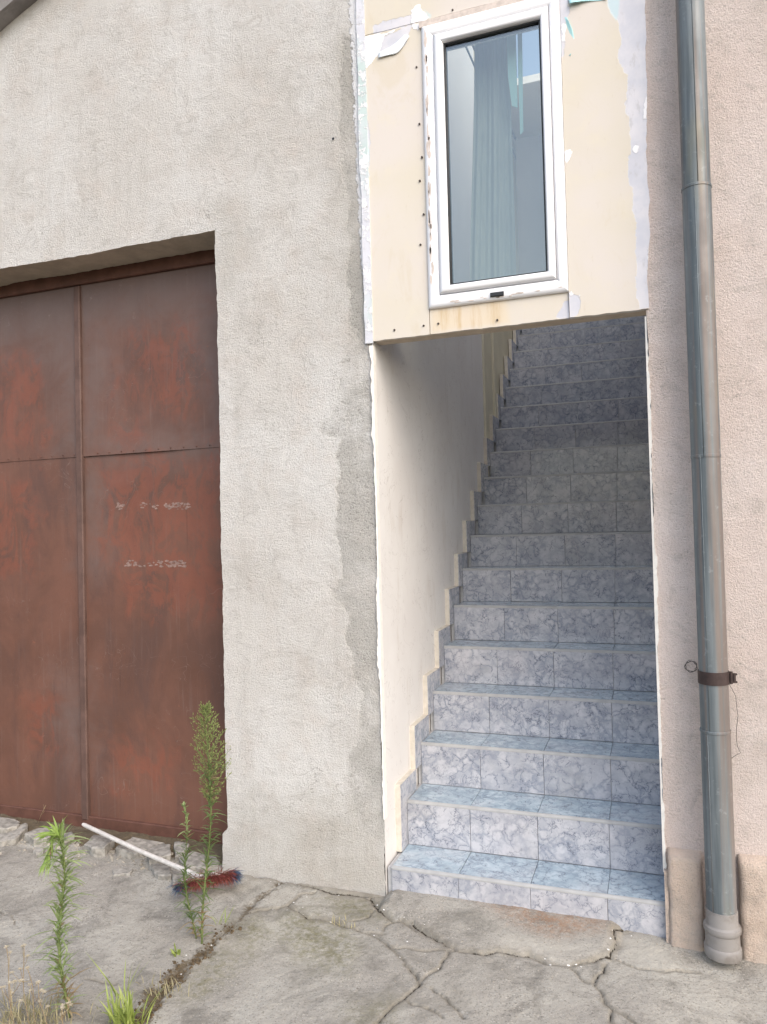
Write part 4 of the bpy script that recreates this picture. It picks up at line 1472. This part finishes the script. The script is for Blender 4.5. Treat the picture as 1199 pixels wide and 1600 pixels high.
for dx, r_, z0_, z1_ in ((0.058, 0.006, 0.968, 1.012), (0.068, 0.006, 0.974, 1.006)):
    mb = MB()
    mb.tube([(PX + dx, PY - 0.012, z0_), (PX + dx, PY - 0.012, z1_)], r_, 10)
    mb.put('bolt', M['clamp'], pipe)
mb = MB()
mb.box((PX + 0.048, PY - 0.016, 0.972), (PX + 0.078, PY - 0.006, 0.978))
mb.box((PX + 0.048, PY - 0.016, 1.000), (PX + 0.078, PY - 0.006, 1.006))
mb.put('clamp_ear', M['clamp'], pipe)
for zb_ in (0.985, 2.9):
    mb = MB()
    mb.tube([(PX, PY + 0.045, zb_), (PX, 0.03, zb_)], 0.006, 8)
    mb.put('wall_bracket', M['clamp'], pipe)

# wire loop and loose wire on the wall
c = onY(1080, 1041, -0.012)
mb = MB()
pth = []
for k in range(70):
    a_ = k / 22 * 2 * math.pi
    r = 0.019 + 0.0022 * math.sin(k * 0.7) + 0.001 * (k % 3)
    pth.append((c[0] + r * math.cos(a_), c[1] - 0.004 + 0.003 * math.sin(k * 0.31), c[2] + r * math.sin(a_)))
mb.tube(pth, 0.0011, 5)
tag(mb.put('wire_loop', M['wire'], None, True), 'small coiled loop of thin wire on the wall left of the downpipe clamp', 'wire')
pts = zoomed([(870, 590), (900, 640), (930, 700), (940, 800), (950, 870), (938, 960), (935, 1060), (945, 1130), (972, 1185), (930, 1205), (892, 1232)], 980, 960, 219 / 1199)
mb = MB()
mb.tube([tuple(onY(a_, b_, -0.02 - (0.03 if k == 0 else 0))) for k, (a_, b_) in enumerate(pts)], 0.0010, 5)
tag(mb.put('loose_wire', M['wire'], None, True), 'thin bent wire hanging from the downpipe clamp against pink wall', 'wire')

# ------------------------------------------------------------------ broken cement and loose grit by the door
Z6 = (0, 1230, 1 / 3.0)
chunks = [
    ([(0, 140), (60, 145), (95, 155), (80, 180), (30, 195), (-40, 200), (-60, 160)], 0.050, 'pale broken cement slab at the left end of the garage threshold'),
    ([(0, 215), (60, 190), (130, 175), (130, 195), (75, 240), (10, 248), (-50, 240)], 0.036, 'long broken cement slab in front of the leftmost one'),
    ([(115, 225), (180, 195), (255, 182), (268, 205), (220, 235), (160, 243)], 0.040, 'pointed cement slab standing behind the leafy drooping weed'),
    ([(275, 215), (340, 207), (350, 225), (310, 238)], 0.030, 'small cement lump just left of the broom handle end'),
    ([(395, 265), (440, 212), (530, 225), (540, 250), (490, 290), (430, 285)], 0.045, 'broken cement slab under the upper broom handle'),
    ([(540, 290), (580, 265), (620, 240), (770, 250), (690, 285), (630, 305)], 0.034, 'cement slab along the door right of the broom handle'),
    ([(690, 290), (770, 258), (800, 266), (800, 320), (700, 345)], 0.030, 'square cement slab beneath the middle of the broom handle'),
    ([(818, 258), (890, 268), (878, 292), (822, 318)], 0.032, 'cement slab at the door behind the flowering weed'),
    ([(700, 365), (720, 348), (800, 375), (805, 415), (740, 412)], 0.026, 'loose cement lump below the broom handle, nearest the camera'),
    ([(905, 300), (1020, 322), (1030, 350), (950, 380), (860, 372), (840, 335)], 0.022, 'flat cement slab between broom head and garage door'),
    ([(160, 290), (210, 285), (205, 305), (170, 305)], 0.014, 'little cement pebble in front of the pointed slab'),
    ([(525, 388), (600, 376), (625, 382), (610, 408), (532, 411)], 0.004, 'thin cement flake lying flat left of the lowest lump'),
    ([(808, 392), (880, 412), (872, 438), (806, 455)], 0.020, 'cement lump touching the broom head'),
]
rr = random.Random(11)
for pts, hgt, lab in chunks:
    base_pts = []
    top_c = []
    px = zoomed(pts, *Z6)
    zc = ground_z(*onZ(sum(p[0] for p in px) / len(px), sum(p[1] for p in px) / len(px), 0.0)[:2])
    ztop = zc + 0.006 + hgt * 0.58
    P = [onZ(a_, b_, ztop) for a_, b_ in px]
    P = [np.array((p[0], min(p[1], DY - 0.022), p[2])) for p in P]
    # break the straight edges
    Q = []
    for k in range(len(P)):
        a_, b_ = P[k], P[(k + 1) % len(P)]
        for t in (0, 0.33, 0.66):
            q_ = a_ + (b_ - a_) * t
            Q.append(q_ + np.array((rr.uniform(-1, 1), rr.uniform(-1, 1) if q_[1] < DY - 0.04 else -abs(rr.uniform(0, 1)), 0)) * (0.007 if t else 0.002))
    c_ = np.mean(Q, axis=0)
    tx, ty = rr.uniform(-0.10, 0.10), rr.uniform(-0.06, 0.16)
    n = len(Q)
    top = [(q_[0], q_[1], q_[2] + tx * (q_[0] - c_[0]) + ty * (q_[1] - c_[1]) + rr.uniform(-0.0015, 0.0015)) for q_ in Q]
    inn = [(c_[0] + (t_[0] - c_[0]) * 0.93, c_[1] + (t_[1] - c_[1]) * 0.9, t_[2] + 0.002) for t_ in top]
    top = [(t_[0], t_[1], t_[2] - 0.003) for t_ in top]
    bot = [(c_[0] + (q_[0] - c_[0]) * rr.uniform(0.9, 1.02), c_[1] + (q_[1] - c_[1]) * rr.uniform(0.88, 1.0), zc - 0.02) for q_ in Q]
    cen = (c_[0], c_[1], ztop + 0.003)
    mb = MB()
    f = [(k, (k + 1) % n, 3 * n) for k in range(n)]
    f += [(n + k, n + (k + 1) % n, (k + 1) % n, k) for k in range(n)]
    f += [(2 * n + k, 2 * n + (k + 1) % n, n + (k + 1) % n, n + k) for k in range(n)]
    mb.add(inn + top + bot + [cen], f)
    o = mb.put('cement_chunk', M['rubble'], None, False, base=(c_[0], c_[1], zc))
    bm_fix(o)
    tag(o, lab, 'rubble', 'broken cement pieces along the garage door')


def scatter(name, n, spot, size, mat, label, cat, seed, flat=1.0):
    r = random.Random(seed)
    mb = MB()
    for k in range(n):
        x, y = spot(r)
        z = ground_z(x, y)
        s_ = size * r.uniform(0.4, 1.5) ** 1.5
        v = []
        for j in range(2):
            for q_ in range(5):
                a_ = q_ / 5 * 6.283 + r.uniform(-0.3, 0.3)
                rad = s_ * r.uniform(0.6, 1.0) * (1.0 if j == 0 else 0.7)
                v.append((x + rad * math.cos(a_), y + rad * math.sin(a_) * 0.85, z - 0.002 + j * s_ * flat * r.uniform(0.6, 1.1)))
        mb.add(v, [(9, 8, 7, 6, 5)[::-1]] + [(q_, (q_ + 1) % 5, 5 + (q_ + 1) % 5, 5 + q_) for q_ in range(5)])
    o = mb.put(name, mat, None, False, base=(mb.v[0][0], mb.v[0][1], GZ))
    o['kind'] = 'stuff'
    tag(o, label, cat)
    return o


def thr_spot(r):
    px = r.uniform(0, 340)
    edge = 1290 + px * 0.14
    q_ = onZ(px, edge + abs(r.gauss(0, 14)) + 4, -0.01)
    return q_[0], min(q_[1], 0.19)


scatter('grit', 420, thr_spot, 0.0075, M['pebble'], 'loose grit and cement crumbs along the garage door', 'grit', 21)
allc = [wiggle(p, 0.009, 0.025, k) for k, (p, w) in enumerate(cracks)]


def crack_spot(r):
    p = r.choice(allc[:1] * 4 + allc[5:7] + allc[11:14] * 2 + [joint] * 2)
    q_ = r.choice(p)
    return q_[0] + r.gauss(0, 0.02), min(q_[1] + r.gauss(0, 0.02), -0.03)


scatter('paint_flakes', 150, crack_spot, 0.0042, M['flake'], 'tiny white paint flakes scattered along the ground cracks', 'paint flakes', 22, 0.35)



def yard_spot(r):
    q_ = onZ(r.uniform(-40, 1240), r.uniform(1400, 1640), GZ)
    return q_[0], min(q_[1], -0.06)


scatter('gravel', 420, yard_spot, 0.0030, M['pebble'], 'fine loose gravel scattered over the concrete yard', 'gravel', 24)


def joint_spot(r):
    k = r.randrange(8, len(joint) - 1)
    q_ = joint[k]
    return q_[0] + r.gauss(0, 0.022), q_[1] + r.gauss(0, 0.02)


scatter('soil_crumbs', 500, joint_spot, 0.0055, mat_plain('soil_crumb', srgb(96, 83, 66), 0.95, 0.1, 0.3, 40, 0.4), 'brown soil crumbs filling the joint between the concrete slabs', 'soil', 23)


# ------------------------------------------------------------------ weeds
def leaf(mb, p, d, up, L, w, droop=0.3, seg=4, fold=0.25):
    """narrow pointed leaf from p along d"""
    d = Vector(d).normalized()
    side = d.cross(Vector(up)).normalized()
    nrm = side.cross(d).normalized()
    vs, fs = [], []
    for k in range(seg + 1):
        t = k / seg
        c = Vector(p) + d * (L * t) - Vector((0, 0, 1)) * (droop * L * t * t)
        ww = w * (math.sin(math.pi * min(1, 0.12 + 0.88 * t) ** 0.8) if k < seg else 0.02)
        vs += [tuple(c - side * ww + nrm * ww * fold), tuple(c), tuple(c + side * ww + nrm * ww * fold)]
    for k in range(seg):
        a_ = 3 * k
        fs += [(a_, a_ + 1, a_ + 4, a_ + 3), (a_ + 1, a_ + 2, a_ + 5, a_ + 4)]
    mb.add(vs, fs)


def stem_path(base, top_off, n=14, wob=0.006, seed=0, droop=0.0):
    r = random.Random(seed)
    P = []
    ph = r.uniform(0, 6)
    for k in range(n + 1):
        t = k / n
        x = base[0] + top_off[0] * t + wob * math.sin(t * 7 + ph)
        y = base[1] + top_off[1] * t + wob * math.cos(t * 6 + ph)
        z = base[2] + top_off[2] * t
        P.append(Vector((x, y, z)))
    return P


def at_path(P, t):
    s_ = max(0, min(0.9999, t)) * (len(P) - 1)
    k = int(s_)
    return P[k].lerp(P[k + 1], s_ - k), (P[k + 1] - P[k]).normalized()


def horseweed(label, base, top, nleaf, L, w, mats, seed, flower=0.0, young=0.25, bent=False, r0=0.0035, lmin=0.02, droop=0.45):
    r = random.Random(seed)
    root = empty('horseweed', tuple(base), label, 'weed', 'tall weeds growing from the slab joint')
    P = stem_path(base, (top[0] - base[0], top[1] - base[1], top[2] - base[2]), 16, 0.011, seed)
    if bent:
        e = P[-1]
        for k in range(1, 7):
            a_ = k / 6 * 2.6
            P.append(e + Vector((-0.026 * (1 - math.cos(a_)), -0.010 * k / 6, 0.034 * math.sin(a_) - (0.010 * k if k > 4 else 0))))
    mb = MB()
    n = len(P)
    mb.tube([tuple(p) for p in P], [r0 * (1 - 0.65 * k / n) for k in range(n)], 7)
    mb.put('stem', M['stem'], root, True)
    lo, hi, dead = MB(), MB(), MB()
    for k in range(nleaf):
        t = lmin + (1 - lmin) * (k + r.random()) / nleaf
        if flower and t > 1 - flower * 0.55:
            continue
        p, tg = at_path(P, t)
        a_ = k * 2.399 + r.uniform(-0.3, 0.3)
        out = Vector((math.cos(a_), math.sin(a_), 0))
        out = (out - tg * out.dot(tg)).normalized()
        el = r.uniform(0.15, 1.1) + (0.5 if t > 0.85 else 0)
        d = out * math.cos(el) + tg * math.sin(el)
        if r.random() < 0.12:
            continue
        sz = L * r.uniform(0.4, 1.15) * (1.0 if t < 0.75 else 1.0 - 0.55 * (t - 0.75) / 0.25) * (0.75 if t < 0.12 else 1)
        leaf(dead if (t < 0.16 and r.random() < 0.55) or r.random() < 0.04 else hi if t > 1 - young else lo, p, d, tg, sz, w * r.uniform(0.8, 1.15), r.uniform(0.3, 1.3) * droop, 4)
    # tuft at the tip
    p, tg = at_path(P, 0.999)
    if not flower:
        for k in range(16):
            a_ = k * 2.399
            out = Vector((math.cos(a_), math.sin(a_), 0))
            d = out * 0.45 + tg * 0.9
            leaf(hi, p, d, tg + Vector((0.01, 0.02, 0)), L * 0.5 * r.uniform(0.6, 1.1), w * 0.9, 0.25, 4)
    if lo.v:
        lo.put('leaves', mats[0], root, True)
    if dead.v:
        dead.put('dead_leaves', M['dry'], root, True)
    if hi.v:
        hi.put('young_leaves', mats[1], root, True)
    if flower:
        st, bu = MB(), MB()
        for k in range(90):
            t = 1 - flower + flower * k / 90
            p, tg = at_path(P, t)
            a_ = k * 2.399
            env = math.sin(math.pi * min(1, (k / 90) ** 0.75 * 0.86 + 0.14))
            ln = 0.014 + 0.105 * env * r.uniform(0.35, 1.25)
            d = (Vector((math.cos(a_), math.sin(a_), 0)) * 0.70 + Vector((0, 0, 0.80))).normalized()
            q_ = p + d * ln
            st.tube([tuple(p), tuple(p.lerp(q_, 0.5) + Vector((0, 0, -0.003))), tuple(q_)], [0.0009, 0.0007, 0.0005], 4, False)
            for m_ in range(11):
                u = r.uniform(0.25, 1.05)
                b0 = p.lerp(q_, min(u, 1))
                dd = (d + Vector((r.gauss(0, 0.6), r.gauss(0, 0.6), r.gauss(0.2, 0.4)))).normalized()
                b1 = b0 + dd * r.uniform(0.006, 0.016)
                st.tube([tuple(b0), tuple(b1)], [0.0005, 0.0004], 3, False)
                leaf(bu, b1, dd, Vector((0.3, 0.5, 0.8)), r.uniform(0.006, 0.010), r.uniform(0.0020, 0.0030), 0, 3, 0.6)
                leaf(bu, b1, dd, Vector((0.8, -0.5, 0.2)), r.uniform(0.005, 0.008), r.uniform(0.0012, 0.002), 0, 3, 0.6)
        st.put('flower_stalks', M['stem'], root, True)
        bu.put('flower_buds', M['bud'], root, False)
    return root


def onground(px, py):
    q_ = onZ(px, py, GZ)
    return Vector((q_[0], q_[1], ground_z(q_[0], q_[1]) - 0.004))


def above(base, px, py):
    """point over the base's depth that shows at a given direction: keeps y of the base"""
    q_ = onY(px, py, base[1])
    return Vector((q_[0], q_[1], q_[2]))


b = onground(104, 1592)
horseweed('leafy light green weed with drooping tip at the left edge', b, above(b, 92, 1318), 360, 0.108, 0.0040, (M['leaf'], M['leaf_young']), 3, young=0.22, bent=True, r0=0.0042)
b = onground(320, 1474)
horseweed('tallest weed with a plume of tiny buds in front of garage jamb', b, above(b, 328, 1104), 300, 0.074, 0.0038, (M['leaf_dark'], M['leaf_dark']), 5, flower=0.42, r0=0.0040)
b = onground(303, 1468)
horseweed('shorter slim weed left of the budding plume', b, above(b, 284, 1262), 170, 0.070, 0.0038, (M['leaf_dark'], M['leaf']), 8, young=0.22, r0=0.0030)


def grass_clump(name, label, cat, base, n, L, spread, mat, seed, group=None, w=0.0022, lean=(0, 0)):
    r = random.Random(seed)
    mb = MB()
    for k in range(n):
        a_ = r.uniform(0, 6.283)
        p = Vector(base) + Vector((r.gauss(0, spread), r.gauss(0, spread * 0.6), 0))
        p.z = ground_z(p.x, p.y) - 0.003
        tilt = r.uniform(0.15, 0.8)
        d = Vector((math.cos(a_) * tilt + lean[0], math.sin(a_) * tilt + lean[1], 1))
        leaf(mb, p, d, Vector((math.sin(a_), -math.cos(a_), 0.2)).cross(d), L * r.uniform(0.5, 1.1), w * r.uniform(0.7, 1.3), r.uniform(0.1, 0.6), 5, 0.3)
    o = mb.put(name, mat, None, True, base=tuple(base))
    return tag(o, label, cat, group)


G_ = 'grass tufts in the slab joint'
grass_clump('grass_tuft', 'bright yellow green grass tuft at the bottom edge beside the leafy weed', 'grass tuft', onground(195, 1604), 70, 0.17, 0.032, M['grass'], 31, G_, 0.0032)
grass_clump('grass_tuft', 'few tall grass blades just left of the slab joint', 'grass tuft', onground(190, 1560), 7, 0.22, 0.02, M['grass'], 32, G_, 0.0026, (-0.1, 0))
grass_clump('grass_tuft', 'sparse grass blades right of the budding weed', 'grass tuft', onground(350, 1445), 7, 0.10, 0.02, M['grass'], 33, G_, 0.0022)
grass_clump('grass_tuft', 'small yellowish grass tuft in the cracks before the pillar', 'grass tuft', onground(540, 1447), 22, 0.06, 0.022, M['straw'], 34, G_, 0.0018)
grass_clump('grass_tuft', 'low leafy tuft at the foot of the budding weed', 'grass tuft', onground(278, 1492), 12, 0.05, 0.012, M['grass'], 35, G_, 0.0045)
grass_clump('dead_grass', 'dry straw lying in the slab joint by the grass tuft', 'dead grass', onground(258, 1548), 60, 0.06, 0.04, M['straw'], 36, None, 0.0012)
grass_clump('dead_grass', 'matted dry straw in the bottom left corner', 'dead grass', onground(45, 1604), 260, 0.10, 0.08, M['straw'], 37, None, 0.0015)

# dried flowers in the corner
r = random.Random(77)
for k, (bx, by, tx, ty, lab) in enumerate([
        (25, 1625, 8, 1480, 'dried flower stalk nearest the left picture edge'),
        (45, 1620, 35, 1478, 'dried flower stalk with the highest pale flower head'),
        (60, 1618, 44, 1512, 'reddish dried flower stalk leaning left'),
        (75, 1625, 60, 1535, 'short dried flower stalk beside the leafy weed'),
        (10, 1640, 18, 1535, 'short dried flower stalk in the corner'),
        (95, 1640, 100, 1575, 'lowest dried flower stalk below the leafy weed')]):
    q_ = onZ(bx, by, GZ)
    b = Vector((q_[0], q_[1], ground_z(q_[0], q_[1]) - 0.003))
    tp = above(b, tx, ty)
    root = empty('dried_flower', tuple(b), lab, 'dried flower', 'dried flowers in the corner')
    P = stem_path(b, tuple(tp - b), 8, 0.004, 90 + k)
    st, fl = MB(), MB()
    st.tube([tuple(p) for p in P], 0.0011, 5)
    heads = [P[-1]]
    for m_ in range(4):
        p, tg = at_path(P, r.uniform(0.35, 0.85))
        e = p + Vector((r.gauss(0, 0.022), r.gauss(0, 0.02), r.uniform(0.02, 0.05)))
        st.tube([tuple(p), tuple(p.lerp(e, 0.5) + Vector((0, 0, -0.004))), tuple(e)], 0.0008, 4)
        heads.append(e)
    for e in heads:
        for m_ in range(18):
            a_ = m_ * 2.399
            d = Vector((math.cos(a_), math.sin(a_), 0.25 + 0.5 * r.random()))
            leaf(fl, e, d, Vector((0, 0, 1)), r.uniform(0.007, 0.012), 0.0022, 0.3, 3, 0.2)
    st.put('stalk', M['dry'], root, True)
    fl.put('flower_heads', M['dryflower'], root, True)['kind'] = 'stuff'

# tiny dead seedling at the door
b = onground(66, 1290)
mb = MB()
b = Vector((b.x, min(b.y, 0.17), ground_z(b.x, min(b.y, 0.17))))
tp = above(b, 72, 1258)
mb.tube([tuple(b), tuple(b.lerp(tp, 0.5) + Vector((-0.004, 0, 0))), tuple(tp)], 0.0012, 5)
for k in range(3):
    p = b.lerp(tp, 0.5 + 0.16 * k)
    mb.tube([tuple(p), tuple(p + Vector((0.02 - 0.013 * k, 0, 0.02)))], 0.0009, 4)
tag(mb.put('dead_seedling', M['dry'], None, True, base=tuple(b)), 'tiny dry seedling sticking up before the garage door', 'weed')

# ------------------------------------------------------------------ broom
h1 = onZ(300, 1367, 0.045)
h0 = onZ(130, 1288, 0.060)
if h0[1] > 0.19:
    h0 = onY(130, 1288, 0.19)
hc = onZ(322, 1378, 0.025)
br_ = empty('broom', (hc[0], hc[1], ground_z(hc[0], hc[1])), 'push broom with white handle and red and blue bristles lying on the ground', 'broom')
mb = MB()
hp = [Vector(h0).lerp(Vector(hc), t) for t in (0, 0.02, 0.5, 0.98)]
hp[-1].z += 0.012
mb.tube([tuple(p) for p in hp], [0.008, 0.0105, 0.0105, 0.0105], 14)
smooth_by_angle(mb.put('handle', M['handle'], br_), 50)
e0, e1 = onZ(280, 1384, 0.03), onZ(366, 1366, 0.03)
ax = Vector(e1 - e0)
LB = ax.length
ax.normalize()
ax.z = 0
fw = Vector((ax.y, -ax.x, 0)).normalized()      # towards the camera
if fw.y > 0:
    fw = -fw
cB = (Vector(e0) + Vector(e1)) / 2
mb = MB()
hz = cB.z + 0.006
vs, fs = [], []
nb_ = 14
for k in range(nb_ + 1):
    t = k / nb_ * 2 - 1
    wdt = 0.020 * (1 - 0.25 * t ** 4)
    c_ = cB + ax * (t * LB / 2)
    arch = 0.010 * (1 - t * t)
    vs += [tuple(c_ + fw * wdt + Vector((0, 0, arch - 0.004))), tuple(c_ + fw * wdt * 0.7 + Vector((0, 0, arch + 0.012))), tuple(c_ - fw * wdt * 0.7 + Vector((0, 0, arch + 0.012))), tuple(c_ - fw * wdt + Vector((0, 0, arch - 0.004)))]
for k in range(nb_):
    for j in range(4):
        fs.append((4 * k + j, 4 * k + (j + 1) % 4, 4 * k + 4 + (j + 1) % 4, 4 * k + 4 + j))
fs += [(3, 2, 1, 0), (4 * nb_, 4 * nb_ + 1, 4 * nb_ + 2, 4 * nb_ + 3)]
mb.add(vs, fs)
bm_fix(mb.put('head', M['handle'], br_))
red, blu = MB(), MB()
r = random.Random(5)
for k in range(2400):
    t = r.uniform(-1, 1)
    sgn = r.uniform(-1, 1)
    p = cB + ax * (t * LB / 2) + fw * (0.017 * sgn) + Vector((0, 0, 0.004 + 0.010 * (1 - t * t)))
    d = fw * (0.95 + 0.3 * sgn + r.gauss(0, 0.3)) + ax * (t * 0.6 + r.gauss(0, 0.4)) + Vector((0, 0, -0.10 + r.gauss(0, 0.34)))
    d.normalize()
    Lb = r.uniform(0.040, 0.075)
    e = p + d * Lb
    gz = ground_z(e.x, e.y) + 0.001
    if e.z < gz:
        e.z = gz + r.uniform(0, 0.004)
    mbx = blu if abs(t) > 0.82 + r.uniform(-0.08, 0.08) else red
    sd2 = d.cross(Vector((r.gauss(0, 0.5), r.gauss(0, 0.5), 1))).normalized() * 0.0012
    m_ = p.lerp(e, 0.55) + Vector((0, 0, 0.004))
    mbx.add([tuple(p - sd2), tuple(p + sd2), tuple(m_ + sd2), tuple(m_ - sd2), tuple(e)], [(0, 1, 2, 3), (3, 2, 4)])
red.put('bristles', M['broom_red'], br_)['kind'] = 'stuff'
blu.put('bristles', M['broom_blue'], br_)['kind'] = 'stuff'
